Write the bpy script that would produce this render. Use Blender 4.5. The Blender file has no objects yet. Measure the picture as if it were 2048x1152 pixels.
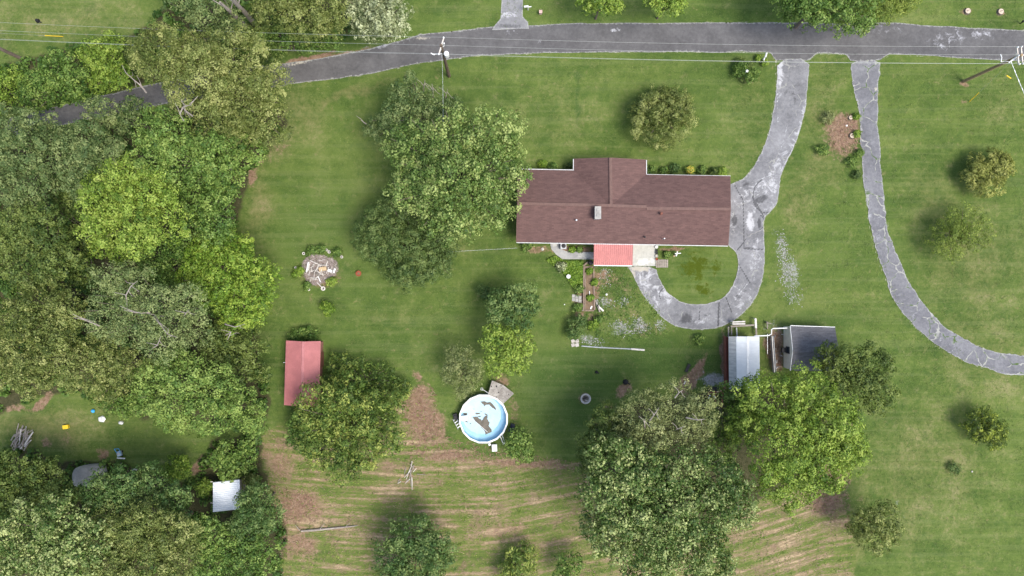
import bpy, math, random
import numpy as np
from mathutils import Vector
# ------------------------------------------------------------------ camera, sky, sun, exposure
scene = bpy.context.scene
COL = scene.collection
CAMH = 88.0
camd = bpy.data.cameras.new("camera"); camd.sensor_width = 36; camd.lens = 36 * CAMH / 128.0
camd.clip_end = 3000; camd.clip_start = 1
cam = bpy.data.objects.new("camera", camd); COL.objects.link(cam)
cam.location = (0, 0, CAMH); cam.rotation_euler = (0, 0, 0); scene.camera = cam
SUN_AZ = math.atan2(-0.62, 1.0)      # direction towards the sun, in the ground plane
SUN_EL = math.radians(63)
world = bpy.data.worlds.new("World"); scene.world = world; world.use_nodes = True
wn = world.node_tree
sky = wn.nodes.new("ShaderNodeTexSky"); sky.sky_type = 'NISHITA'; sky.sun_disc = False
sky.sun_elevation = SUN_EL; sky.sun_rotation = math.pi / 2 - SUN_AZ
sky.air_density = 1.2; sky.dust_density = 3.0; sky.ozone_density = 1.0
wn.links.new(sky.outputs[0], wn.nodes["Background"].inputs[0])
wn.nodes["Background"].inputs[1].default_value = 0.15
sd = bpy.data.lights.new("sun", 'SUN'); sd.energy = 2.15; sd.angle = math.radians(24); sd.color = (1.0, 0.955, 0.88)
sun = bpy.data.objects.new("sun", sd); COL.objects.link(sun)
dv = Vector((math.cos(SUN_AZ) * math.cos(SUN_EL), math.sin(SUN_AZ) * math.cos(SUN_EL), math.sin(SUN_EL)))
sun.rotation_euler = dv.to_track_quat('Z', 'Y').to_euler(); sun.location = (60, -40, 80)
scene.view_settings.view_transform = 'Standard'; scene.view_settings.look = 'None'
scene.view_settings.exposure = 0.90; scene.view_settings.gamma = 1; scene.view_settings.use_curve_mapping = False
scene.render.engine = 'CYCLES'
scene.cycles.max_bounces = 5; scene.cycles.diffuse_bounces = 2; scene.cycles.transparent_max_bounces = 6

# ------------------------------------------------------------------ helpers
def P(px, py, z=0.0):
    k = (CAMH - z) / CAMH
    return Vector(((px - 1024) / 16 * k, (576 - py) / 16 * k, z))

def setp(o, label=None, cat=None, group=None, kind=None):
    if label: o["label"] = label
    if cat: o["category"] = cat
    if group: o["group"] = group
    if kind: o["kind"] = kind
    return o

def thing(name, label, cat, loc, group=None):
    o = bpy.data.objects.new(name, None); COL.objects.link(o)
    o.empty_display_size = 0.2
    o.location = loc
    return setp(o, label, cat, group)

class MB:
    def __init__(s): s.v = []; s.f = []
    def add(s, vs, fs):
        b = len(s.v); s.v += [tuple(v) for v in vs]; s.f += [tuple(b + i for i in f) for f in fs]; return s
    def box(s, c, d, rz=0.0, rx=0.0, ry=0.0):
        from mathutils import Euler
        m = Euler((rx, ry, rz)).to_matrix(); c = Vector(c); vs = []
        for x in (-.5, .5):
            for y in (-.5, .5):
                for z in (-.5, .5): vs.append(c + m @ Vector((x * d[0], y * d[1], z * d[2])))
        return s.add(vs, [(0, 1, 3, 2), (4, 6, 7, 5), (0, 4, 5, 1), (2, 3, 7, 6), (0, 2, 6, 4), (1, 5, 7, 3)])
    def bar(s, a, b, w, h=None):
        """a box from a to b"""
        a = Vector(a); b = Vector(b); h = h or w; d = b - a; L = d.length; x = d / L
        up = Vector((0, 0, 1)) if abs(x.z) < .95 else Vector((0, 1, 0))
        y = up.cross(x).normalized(); z = x.cross(y); vs = []
        for t in (0, L):
            for (i, j) in ((-1, -1), (1, -1), (1, 1), (-1, 1)): vs.append(a + x * t + y * (i * w / 2) + z * (j * h / 2))
        return s.add(vs, [(3, 2, 1, 0), (4, 5, 6, 7), (0, 1, 5, 4), (1, 2, 6, 5), (2, 3, 7, 6), (3, 0, 4, 7)])
    def tube(s, pts, rr, n=8, cap=True):
        pts = [Vector(p) for p in pts]
        if not hasattr(rr, '__len__'): rr = [rr] * len(pts)
        vs = []; fs = []
        for i, p in enumerate(pts):
            d = (pts[min(i + 1, len(pts) - 1)] - pts[max(i - 1, 0)])
            if d.length < 1e-6: d = Vector((0, 0, 1))
            d.normalize()
            u = Vector((0, 0, 1)) if abs(d.z) < .9 else Vector((1, 0, 0))
            a = u.cross(d).normalized(); b = d.cross(a)
            for k in range(n):
                t = 2 * math.pi * k / n
                vs.append(p + (a * math.cos(t) + b * math.sin(t)) * rr[i])
        for i in range(len(pts) - 1):
            for k in range(n):
                k2 = (k + 1) % n; fs.append((i * n + k, i * n + k2, (i + 1) * n + k2, (i + 1) * n + k))
        if cap:
            fs.append(tuple(range(n - 1, -1, -1))); fs.append(tuple((len(pts) - 1) * n + k for k in range(n)))
        return s.add(vs, fs)
    def lathe(s, c, prof, n=20):
        """prof = list of (r, z) round vertical axis at c"""
        c = Vector(c); vs = []; fs = []
        for (r, z) in prof:
            for k in range(n):
                t = 2 * math.pi * k / n; vs.append(c + Vector((r * math.cos(t), r * math.sin(t), z)))
        for i in range(len(prof) - 1):
            for k in range(n):
                k2 = (k + 1) % n; fs.append((i * n + k, i * n + k2, (i + 1) * n + k2, (i + 1) * n + k))
        fs.append(tuple(range(n - 1, -1, -1))); fs.append(tuple((len(prof) - 1) * n + k for k in range(n)))
        return s.add(vs, fs)
    def slab(s, poly, t, d=(0, 0, -1)):
        """poly: 3D polygon (top face), thickness t along d"""
        poly = [Vector(p) for p in poly]; n = len(poly); o = Vector(d) * t
        nrm = (poly[1] - poly[0]).cross(poly[2] - poly[1])
        if nrm.dot(Vector(d)) > 0: poly.reverse()
        vs = poly + [p + o for p in poly]
        fs = [tuple(range(n)), tuple(range(2 * n - 1, n - 1, -1))]
        for i in range(n): fs.append((i, i + n, (i + 1) % n + n, (i + 1) % n))
        return s.add(vs, fs)
    def build(s, name, mat, parent=None, origin=None, smooth=False):
        loc = Vector(parent.matrix_world_loc) if False else None
        base = Vector((0, 0, 0))
        if parent is not None:
            q = parent
            while q is not None: base = base + q.location; q = q.parent
        elif origin is not None: base = Vector(origin)
        me = bpy.data.meshes.new(name)
        me.from_pydata([tuple(Vector(v) - base) for v in s.v], [], s.f); me.update()
        if smooth: me.polygons.foreach_set("use_smooth", [True] * len(me.polygons))
        if mat: me.materials.append(mat)
        o = bpy.data.objects.new(name, me); COL.objects.link(o)
        if parent is not None: o.parent = parent
        elif origin is not None: o.location = base
        return o

# ------------------------------------------------------------------ node helper
class G:
    def __init__(s, name):
        s.m = bpy.data.materials.new(name); s.m.use_nodes = True; s.t = s.m.node_tree
        s.bsdf = s.t.nodes["Principled BSDF"]; s.out = s.t.nodes["Material Output"]
    def n(s, t): return s.t.nodes.new(t)
    def put(s, sock, v):
        if isinstance(v, bpy.types.NodeSocket): s.t.links.new(v, sock)
        elif isinstance(v, (tuple, list)) and len(v) == 3 and sock.type == 'RGBA': sock.default_value = (*v, 1)
        else: sock.default_value = v
    def obj(s): 
        if not hasattr(s, '_c'): s._c = s.n("ShaderNodeTexCoord").outputs["Object"]
        return s._c
    def mapv(s, v, scale=(1, 1, 1), rot=(0, 0, 0)):
        n = s.n("ShaderNodeMapping"); s.put(n.inputs[0], v); n.inputs["Scale"].default_value = scale
        n.inputs["Rotation"].default_value = rot; return n.outputs[0]
    def noise(s, scale, detail=4, rough=.55, v=None, dist=0.0):
        n = s.n("ShaderNodeTexNoise"); s.put(n.inputs["Vector"], v if v is not None else s.obj())
        n.inputs["Scale"].default_value = scale; n.inputs["Detail"].default_value = detail
        n.inputs["Roughness"].default_value = rough; n.inputs["Distortion"].default_value = dist; return n.outputs[0]
    def vor(s, scale, v=None, feature='F1', rnd=1.0):
        n = s.n("ShaderNodeTexVoronoi"); n.feature = feature; s.put(n.inputs["Vector"], v if v is not None else s.obj())
        n.inputs["Scale"].default_value = scale; n.inputs["Randomness"].default_value = rnd; return n
    def attr(s, name):
        n = s.n("ShaderNodeAttribute"); n.attribute_name = name; return n.outputs["Fac"]
    def attrv(s, name):
        n = s.n("ShaderNodeAttribute"); n.attribute_name = name; return n.outputs["Vector"]
    def math(s, op, a, b=0.0, clamp=False):
        n = s.n("ShaderNodeMath"); n.operation = op; n.use_clamp = clamp; s.put(n.inputs[0], a); s.put(n.inputs[1], b); return n.outputs[0]
    def ss(s, x, a, b, lo=0.0, hi=1.0):
        n = s.n("ShaderNodeMapRange"); n.interpolation_type = 'SMOOTHSTEP'; s.put(n.inputs[0], x)
        n.inputs[1].default_value = a; n.inputs[2].default_value = b; n.inputs[3].default_value = lo; n.inputs[4].default_value = hi
        return n.outputs[0]
    def ramp(s, x, stops):
        n = s.n("ShaderNodeValToRGB"); s.put(n.inputs[0], x); e = n.color_ramp.elements
        while len(e) < len(stops): e.new(0.5)
        for i, (p, c) in enumerate(stops): e[i].position = p; e[i].color = (*c, 1)
        return n.outputs[0]
    def mix(s, f, a, b, mode='MIX'):
        n = s.n("ShaderNodeMix"); n.data_type = 'RGBA'; n.blend_type = mode
        s.put(n.inputs[0], f); s.put(n.inputs[6], a); s.put(n.inputs[7], b); return n.outputs[2]
    def bump(s, h, strength=.4, dist=.05):
        n = s.n("ShaderNodeBump"); s.put(n.inputs["Height"], h); n.inputs["Strength"].default_value = strength
        n.inputs["Distance"].default_value = dist; s.t.links.new(n.outputs[0], s.bsdf.inputs["Normal"])
    def done(s, col, rough=.85, metal=0.0, spec=.3):
        s.put(s.bsdf.inputs["Base Color"], col); s.put(s.bsdf.inputs["Roughness"], rough)
        s.bsdf.inputs["Metallic"].default_value = metal; s.bsdf.inputs["Specular IOR Level"].default_value = spec
        return s.m

MATS = {}
def M(name, c1, c2=None, scale=1.5, rough=.8, metal=0.0, bump=0.0, stretch=(1, 1, 1), spec=.3):
    if name in MATS: return MATS[name]
    g = G(name)
    if c2 is None: c2 = tuple(x * .72 for x in c1)
    v = g.mapv(g.obj(), stretch)
    a = g.noise(scale, 6, .65, v); b = g.noise(scale * 9, 3, .6, v)
    f = g.math('ADD', g.math('MULTIPLY', a, .65), g.math('MULTIPLY', b, .35))
    col = g.mix(g.ss(f, .36, .64), c2, c1)
    if bump: g.bump(b, bump, .03)
    MATS[name] = g.done(col, rough, metal, spec); return MATS[name]

# ------------------------------------------------------------------ polygon distance fields (pixel plan of the site)
def sdf(poly, X, Y):
    """signed distance (inside negative) and nearest boundary point"""
    d2 = np.full(X.shape, 1e18); nx = np.zeros_like(X); ny = np.zeros_like(X); ins = np.zeros(X.shape, bool)
    n = len(poly)
    for i in range(n):
        ax, ay = poly[i]; bx, by = poly[(i + 1) % n]
        dx, dy = bx - ax, by - ay; L = dx * dx + dy * dy + 1e-9
        t = np.clip(((X - ax) * dx + (Y - ay) * dy) / L, 0, 1); qx = ax + t * dx; qy = ay + t * dy
        dd = (X - qx) ** 2 + (Y - qy) ** 2; m = dd < d2
        d2 = np.where(m, dd, d2); nx = np.where(m, qx, nx); ny = np.where(m, qy, ny)
        c = ((ay > Y) != (by > Y)); xi = (bx - ax) * (Y - ay) / ((by - ay) if by != ay else 1e-9) + ax
        ins ^= (c & (X < xi))
    return np.where(ins, -1, 1) * np.sqrt(d2), nx, ny

def vnoise(X, Y, seed=0):
    """cheap smooth noise, about -1..1"""
    r = np.random.RandomState(seed); o = np.zeros_like(X)
    for k in range(6):
        a = r.uniform(0, 6.28); f = r.uniform(.6, 2.2); p = r.uniform(0, 6.28)
        o += np.sin((X * math.cos(a) + Y * math.sin(a)) * f + p + 1.3 * np.sin((Y * math.cos(a) - X * math.sin(a)) * f * .7 + p * 2))
    return o / 3.2

def smooth(poly, it=2, closed=True):
    for _ in range(it):
        q = []; n = len(poly)
        for i in range(n):
            a = poly[i]; b = poly[(i + 1) % n]
            q.append((a[0] * .75 + b[0] * .25, a[1] * .75 + b[1] * .25)); q.append((a[0] * .25 + b[0] * .75, a[1] * .25 + b[1] * .75))
        poly = q
    return poly

def polymask(polys, X, Y, soft=10):
    m = np.zeros_like(X)
    for p in polys:
        d, _, _ = sdf(p, X, Y); m = np.maximum(m, np.clip(.5 - d / (2 * soft), 0, 1))
    return m
def blobs(bl, X, Y):
    m = np.zeros_like(X)
    for b in bl:
        cx, cy, rx, ry = b[:4]; a = math.radians(b[4]) if len(b) > 4 else 0; w = b[5] if len(b) > 5 else 1
        dx = X - cx; dy = Y - cy; u = (dx * math.cos(a) + dy * math.sin(a)) / rx; v = (-dx * math.sin(a) + dy * math.cos(a)) / ry
        m = np.maximum(m, w * np.clip(1.35 - (u * u + v * v) ** .5 * .9, 0, 1))
    return m

ROAD = [(-700, 330), (-200, 275), (0, 242), (110, 214), (290, 172), (420, 146), (540, 130), (640, 117), (740, 98), (812, 78), (840, 68), (880, 65), (985, 53), (1060, 50),
        (1200, 46), (1535, 45), (1700, 46), (1800, 47), (1860, 52), (2048, 60), (2700, 75), (2700, 145), (2048, 122), (1900, 115), (1780, 109), (1760, 121), (1702, 121), (1692, 108),
        (1636, 107), (1618, 121), (1552, 121), (1540, 105), (1300, 103), (1100, 106), (950, 112), (850, 125), (720, 151), (585, 168), (440, 192), (300, 214), (110, 252), (0, 278), (-200, 315), (-700, 380)]
SIDE = [(1003, -400), (1047, -400), (1045, 0), (1046, 34), (1056, 44), (1058, 58), (984, 60), (990, 50), (1001, 38), (1004, 0)]
DRIVE1 = [(1552, 118), (1553, 170), (1546, 220), (1536, 270), (1516, 320), (1492, 354), (1462, 368), (1440, 380), (1440, 470), (1456, 492), (1470, 500), (1477, 515), (1477, 545),
          (1466, 578), (1440, 602), (1400, 612), (1364, 606), (1338, 588), (1320, 562), (1312, 531), (1254, 531), (1262, 545), (1272, 568), (1292, 600), (1322, 634), (1352, 652), (1395, 661), (1440, 655),
          (1484, 632), (1510, 600), (1526, 560), (1530, 510), (1528, 470), (1528, 436), (1542, 424), (1554, 405), (1558, 378), (1561, 350), (1590, 290), (1608, 232), (1614, 165), (1619, 118)]
DRIVE2 = [(1701, 119), (1708, 160), (1715, 210), (1722, 260), (1724, 310), (1729, 370), (1735, 430), (1745, 480), (1760, 530), (1780, 580), (1805, 625), (1835, 660), (1870, 690), (1915, 716),
          (1960, 735), (2010, 748), (2060, 752), (2700, 765), (2700, 722), (2048, 714), (1990, 705), (1930, 682), (1890, 655), (1855, 620), (1825, 575), (1800, 530), (1786, 490), (1776, 450), (1768, 400),
          (1762, 330), (1758, 260), (1757, 200), (1757, 150), (1759, 119)]
WALK = [(1100, 486), (1121, 486), (1123, 500), (1136, 503), (1192, 504), (1192, 519), (1124, 518), (1112, 509), (1103, 499)]
W1 = [(-700, 330), (0, 285), (110, 258), (300, 222), (440, 200), (555, 190), (575, 250), (540, 290), (505, 340), (480, 400), (470, 470), (500, 500), (500, 650), (520, 720), (545, 800), (520, 862), (400, 850),
      (290, 838), (215, 808), (140, 782), (60, 800), (0, 828), (-700, 850)]
W2 = [(-500, 170), (0, 130), (60, 112), (150, 95), (250, 78), (300, 50), (420, -120), (690, -120), (700, 70), (560, 108), (420, 138), (290, 165), (120, 205), (0, 230), (-500, 250)]
W3 = [(-700, 900), (70, 898), (130, 925), (230, 925), (330, 950), (395, 960), (425, 880), (515, 878), (520, 950), (548, 1010), (570, 1060), (575, 1500), (-700, 1500)]
W4 = [(1180, 850), (1260, 810), (1440, 778), (1560, 770), (1660, 830), (1680, 900), (1600, 960), (1480, 1020), (1400, 1100), (1200, 1100)]
FIELD = [(515, 870), (560, 850), (700, 905), (800, 790), (850, 765), (868, 800), (885, 870), (930, 905), (1000, 915), (1150, 922), (1500, 1000), (1640, 960), (1700, 940), (1690, 1010), (1705, 1100), (1715, 1700),
         (560, 1700), (560, 1050), (535, 990)]

# ------------------------------------------------------------------ ground sheet
def axis(lo, hi, step, far):
    a = list(np.arange(lo, hi + 1e-6, step)); s = step; x = hi; y = lo; r = []; l = []
    while x < far: s *= 1.35; x += s; y -= s; r.append(x); l.append(y)
    return np.array(l[::-1] + a + r)
gx = axis(-74, 74, .25, 900); gy = axis(-44, 44, .25, 900)
GX, GY = np.meshgrid(gx, gy); PX = GX * 16 + 1024; PY = 576 - GY * 16
wob = vnoise(GX * .55, GY * .55, 3) * 7 + vnoise(GX * 1.9, GY * 1.9, 4) * 4
def masks(X, Y, w):
    d = {}
    d['m_field'] = polymask([FIELD], X + w, Y + w * .7, 12)
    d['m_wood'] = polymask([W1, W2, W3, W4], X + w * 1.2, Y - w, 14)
    d['m_dirt'] = np.maximum(blobs([(1685, 268, 40, 44, 0, .95), (835, 790, 30, 34, 30, .7), (840, 830, 34, 60, -25, .85), (700, 690, 14, 10, 0, .3), (1176, 580, 24, 50, 0, .85), (1165, 630, 14, 16, 0, .8), (1190, 640, 15, 20, 0, .6),
                          (1145, 497, 45, 8, 0, .9), (1075, 500, 36, 9, 8, .75), (1200, 548, 22, 12, 0, .7), (1345, 497, 34, 5, 0, .8), (1390, 745, 10, 50, 20, .95), (1375, 770, 16, 25, 20, .9), (1447, 720, 7, 60, 0, .9), (1553, 700, 16, 45, 0, 1.0),
                          (530, 900, 16, 45, 0, .5), (505, 350, 12, 30, 20, .7), (560, 300, 40, 10, -15, .5), (520, 330, 40, 8, -10, .55), (620, 595, 8, 14, 0, .4), (1245, 780, 14, 22, 30, .75), (1215, 812, 22, 10, 10, .5), (1495, 163, 22, 8, 20, .6),
                          (690, 112, 70, 9, -12, .95), (600, 122, 60, 9, -12, .95), (640, 108, 30, 6, -12, .9), (830, 745, 12, 10, 0, .5), (835, 752, 10, 8, 0, .7), (640, 545, 42, 34, 0, .7), (1006, 760, 16, 22, -50, .6), (1030, 825, 14, 36, 0, .5),
                          (75, 805, 30, 9, -35, .95), (30, 818, 20, 10, -20, .7), (95, 890, 14, 12, 0, .6), (130, 870, 12, 20, 0, .4), (207, 910, 12, 12, 0, .8), (400, 935, 10, 30, 20, .8), (1665, 960, 34, 30, 0, .8), (1655, 1000, 40, 30, 0, .85),
                          (1700, 840, 12, 12, 0, .6), (1720, 1000, 12, 12, 0, .4), (1934, 24, 16, 9, 0, .7), (1999, 24, 12, 7, 0, .6), (1926, 166, 8, 7, 0, .8), (1933, 205, 7, 5, 0, .5), (1290, 300, 20, 3, 0, .3), (1170, 797, 17, 16, 0, .6), (1040, 928, 130, 8, 2, .75), (900, 915, 70, 12, 0, .7), (600, 1010, 60, 40, 0, .75), (600, 1090, 50, 40, 0, .65), (560, 930, 40, 50, 0, .6), (880, 860, 26, 40, -20, .7), (1010, 1060, 90, 30, 0, .45), (1240, 600, 60, 70, 0, .38), (1290, 660, 70, 20, 0, .38), (1220, 560, 30, 20, 0, .55)], X + w * .8, Y + w * .6), 0)
    d['m_grav'] = blobs([(1565, 500, 20, 34, 20, .52), (1575, 540, 24, 40, 10, .62), (1585, 590, 24, 30, 0, .45), (1555, 470, 12, 16, 10, .5), (1235, 655, 28, 20, 0, .6), (1280, 655, 26, 16, 0, .6), (1320, 648, 18, 16, 0, .5), (1205, 605, 22, 18, 10, .55),
                         (1248, 600, 14, 20, 0, .45), (1205, 545, 20, 40, -10, .42), (1180, 680, 30, 12, 10, .6), (1425, 755, 34, 18, 0, .85), (1460, 765, 18, 30, 0, .6), (1350, 640, 40, 6, 40, .5), (1795, 1008, 12, 10, 0, .5), (1812, 1035, 9, 12, 0, .5),
                         (720, 100, 60, 6, -8, .5), (660, 118, 40, 6, -10, .5), (1480, 655, 30, 5, 0, .3), (1550, 660, 20, 30, 0, .5)], X + w, Y + w)
    edge = np.zeros_like(X)
    for p, wd in ((ROAD, 5), (SIDE, 4), (DRIVE1, 5), (DRIVE2, 5)):
        dd, _, _ = sdf(p, X, Y); edge = np.maximum(edge, np.clip(1 - (np.abs(dd)) / wd, 0, 1))
    d['m_edge'] = edge
    d['m_dry'] = blobs([(540, 290, 60, 40, 0, .7), (600, 230, 60, 60, -30, .55), (700, 190, 100, 9, -18, .8), (515, 420, 30, 90, 0, .7), (1640, 210, 36, 100, 10, .5), (1590, 400, 40, 90, 0, .6), (1640, 340, 50, 40, 0, .6), (1950, 520, 120, 120, 0, .55),
                        (1860, 400, 60, 120, 0, .45), (2000, 200, 60, 60, 0, .4), (1120, 230, 130, 90, 0, .35), (1500, 250, 60, 120, 0, .35), (1850, 950, 160, 190, 0, .5), (1960, 700, 120, 120, 0, .5), (100, 860, 130, 50, 0, .75), (60, 40, 260, 60, 0, .45), (1100, 600, 80, 40, 0, .2),
                        (780, 640, 110, 40, 0, .3), (1740, 620, 50, 80, 0, .25), (930, 480, 60, 50, 0, .3), (1600, 1100, 80, 60, 0, .6), (1700, 1080, 30, 80, 0, .6), (820, 700, 40, 60, 0, .25), (860, 730, 40, 30, 0, .4)], X + w, Y + w)
    d['m_lush'] = blobs([(640, 470, 120, 140, 0, .5), (760, 700, 150, 60, 0, .4), (1150, 760, 160, 90, 0, .8), (1300, 720, 120, 60, 0, .8), (960, 520, 60, 120, 0, .2), (1050, 20, 80, 40, 0, .4), (1400, 720, 60, 60, 0, .9), (1660, 500, 60, 140, 0, .35),
                         (1620, 640, 140, 24, 0, .7), (1330, 560, 20, 40, 0, .4), (1090, 660, 40, 120, 0, .5), (1157, 205, 5, 60, 3, .9), (1160, 155, 9, 9, 0, .9), (1780, 900, 60, 160, 0, .3), (1130, 540, 26, 26, 30, .8), (1240, 570, 36, 40, 0, .5), (1020, 20, 60, 30, 0, .2)], X + w, Y + w)
    d['m_moss'] = blobs([(1392, 535, 28, 30, -30, .9), (1435, 540, 14, 18, 0, .8), (1405, 580, 26, 12, 10, .7), (1400, 510, 20, 10, 0, .6)], X + w, Y + w)
    return d
def grid_mesh(name, vx, vy, vz, faces, attrs, mat, vec=None):
    me = bpy.data.meshes.new(name); n = len(vx); m = len(faces)
    me.vertices.add(n); co = np.stack([vx, vy, vz], 1).astype(np.float32); me.vertices.foreach_set("co", co.ravel())
    me.loops.add(m * 4); me.loops.foreach_set("vertex_index", faces.ravel().astype(np.int32))
    me.polygons.add(m); me.polygons.foreach_set("loop_start", np.arange(0, m * 4, 4, dtype=np.int32))
    me.update(calc_edges=True)
    for k, a in attrs.items():
        at = me.attributes.new(k, 'FLOAT', 'POINT'); at.data.foreach_set("value", a.ravel().astype(np.float32))
    if vec is not None:
        at = me.attributes.new('flow', 'FLOAT_VECTOR', 'POINT'); at.data.foreach_set("vector", vec.astype(np.float32).ravel())
    me.materials.append(mat); me.validate()
    o = bpy.data.objects.new(name, me); COL.objects.link(o); return o

def ground_material():
    g = G("ground_cover")
    big = g.noise(.045, 4, .6); mid = g.noise(.35, 5, .65); fine = g.noise(2.2, 5, .75); grain = g.noise(9, 3, .8)
    stripe = g.noise(.6, 3, .6, g.mapv(g.obj(), (.12, 1.0, 1), (0, 0, .03)))
    f = g.math('ADD', g.math('MULTIPLY', big, .30), g.math('MULTIPLY', mid, .26))
    f = g.math('ADD', f, g.math('MULTIPLY', stripe, .14)); f = g.math('ADD', f, g.math('MULTIPLY', fine, .18)); f = g.math('ADD', f, g.math('MULTIPLY', grain, .12))
    lawn = g.ramp(f, [(.37, (.034, .065, .014)), (.46, (.067, .108, .023)), (.53, (.102, .145, .033)), (.63, (.166, .192, .060))])
    lush = g.ramp(f, [(.38, (.024, .056, .013)), (.5, (.050, .096, .021)), (.62, (.088, .132, .033))])
    dry = g.ramp(f, [(.38, (.082, .100, .028)), (.5, (.150, .155, .056)), (.62, (.25, .22, .115))])
    nn = g.math('MULTIPLY', g.math('SUBTRACT', g.math('ADD', g.math('MULTIPLY', mid, .5), g.math('MULTIPLY', fine, .5)), .5), 1.0)
    def m(name, k, lo, hi, n=None):
        return g.ss(g.math('ADD', g.attr(name), g.math('MULTIPLY', n if n is not None else nn, k)), lo, hi)
    c = g.mix(m('m_lush', 1.6, .15, 1.0), lawn, lush)
    c = g.mix(m('m_dry', 2.4, .15, 1.0), c, dry)
    # scattered weeds and thin spots
    c = g.mix(g.ss(g.noise(1.1, 6, .7, dist=.6), .60, .72, 0, .75), c, (.19, .17, .075))
    c = g.mix(g.ss(g.noise(.9, 6, .7, g.mapv(g.obj(), (1, 1, 1), (0, 0, 1))), .60, .78, 0, .55), c, (.045, .082, .022))
    c = g.mix(g.ss(g.noise(.5, 5, .7, g.mapv(g.obj(), (1, 1, 1), (0, 0, .7))), .53, .66, 0, .45), c, (.050, .095, .022)); c = g.mix(g.ss(g.noise(.65, 6, .75, g.mapv(g.obj(), (1, 1, 1), (0, 0, 2.7))), .55, .70, 0, .5), c, (.20, .195, .085))
    mow = g.noise(1.0, 2, .6, g.mapv(g.obj(), (.05, 1.5, 1), (0, 0, .02)))
    c = g.mix(g.ss(mow, .5, .62, 0, .22), c, (.16, .185, .07)); c = g.mix(g.ss(g.noise(5, 4, .85), .54, .72, 0, .35), c, (.20, .22, .09)); c = g.mix(g.ss(g.noise(4.3, 4, .85, g.mapv(g.obj(), (1, 1, 1), (0, 0, 2))), .54, .72, 0, .35), c, (.05, .10, .025))
    c = g.mix(m('m_moss', 3.0, .40, .85, g.math('SUBTRACT', g.noise(1.3, 5, .75), .5)), c, (.060, .085, .008))
    # mown field: rows of cut straw
    fl = g.attrv('flow')
    rows = g.noise(1.0, 3, .5, g.mapv(fl, (.10, 1.5, 1))); rows2 = g.noise(3.0, 5, .7, g.mapv(fl, (.35, 1.3, 1)))
    patch = g.noise(.14, 4, .6); fib = g.noise(7, 4, .8, g.mapv(fl, (.6, 1.4, 1)))
    rf = g.math('ADD', g.math('MULTIPLY', rows, .36), g.math('MULTIPLY', rows2, .22)); rf = g.math('ADD', rf, g.math('MULTIPLY', g.noise(.22, 6, .7), .24)); rf = g.math('ADD', rf, g.math('MULTIPLY', fib, .18))
    fld = g.ramp(rf, [(.40, (.070, .110, .025)), (.488, (.130, .158, .042)), (.52, (.19, .165, .078)), (.55, (.26, .19, .12)), (.60, (.41, .32, .19))])
    fld = g.mix(g.ss(g.noise(.3, 5, .7), .54, .68, 0, .7), fld, g.ramp(fine, [(.3, (.13, .085, .055)), (.7, (.25, .17, .12))]))
    c = g.mix(m('m_field', .9, .35, .65), c, fld)
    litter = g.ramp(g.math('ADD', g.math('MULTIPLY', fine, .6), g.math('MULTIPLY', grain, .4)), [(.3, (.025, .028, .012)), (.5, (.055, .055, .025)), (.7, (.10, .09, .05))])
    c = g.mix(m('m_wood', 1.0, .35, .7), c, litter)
    dirt = g.ramp(g.math('ADD', g.math('MULTIPLY', fine, .6), g.math('MULTIPLY', grain, .4)), [(.32, (.105, .060, .038)), (.5, (.215, .140, .092)), (.68, (.36, .26, .18))])
    c = g.mix(m('m_dirt', 2.0, .30, .72), c, dirt)
    gn = g.noise(3.2, 6, .85); gm = g.noise(1.0, 4, .7)
    gnn = g.math('SUBTRACT', g.math('ADD', g.math('MULTIPLY', gn, .65), g.math('MULTIPLY', gm, .35)), .5)
    grav = g.ramp(g.noise(12, 2, .9), [(.3, (.20, .20, .20)), (.7, (.48, .485, .50))])
    c = g.mix(m('m_grav', 2.4, .42, .95, gnn), c, grav)
    c = g.mix(m('m_edge', 2.6, .75, 1.2, gnn), c, g.ramp(gn, [(.3, (.22, .2, .15)), (.7, (.5, .48, .4))]))
    g.bump(g.math('ADD', fine, g.math('MULTIPLY', grain, .8)), .9, .12)
    return g.done(c, .95, 0, .1)
dm = masks(PX, PY, wob)
rowv = GY + 1.6 * np.clip(1 - ((PX - 860) / 420) ** 2, -2.5, 1) * (1) - np.clip((PX - 1000) / 16, 0, 60) * .12
flow = np.stack([GX.ravel(), rowv.ravel(), np.zeros(GX.size)], 1)
ny_, nx_ = GX.shape
idx = np.arange(GX.size).reshape(GX.shape)
gf = np.stack([idx[:-1, :-1].ravel(), idx[:-1, 1:].ravel(), idx[1:, 1:].ravel(), idx[1:, :-1].ravel()], 1)
# gentle unevenness of the turf, flat under buildings
gz = (vnoise(GX * .8, GY * .8, 8) * .02)
setp(grid_mesh("ground", GX.ravel(), GY.ravel(), gz.ravel() - .03, gf, {k: v for k, v in dm.items()}, ground_material(), flow), kind="structure")

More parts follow.
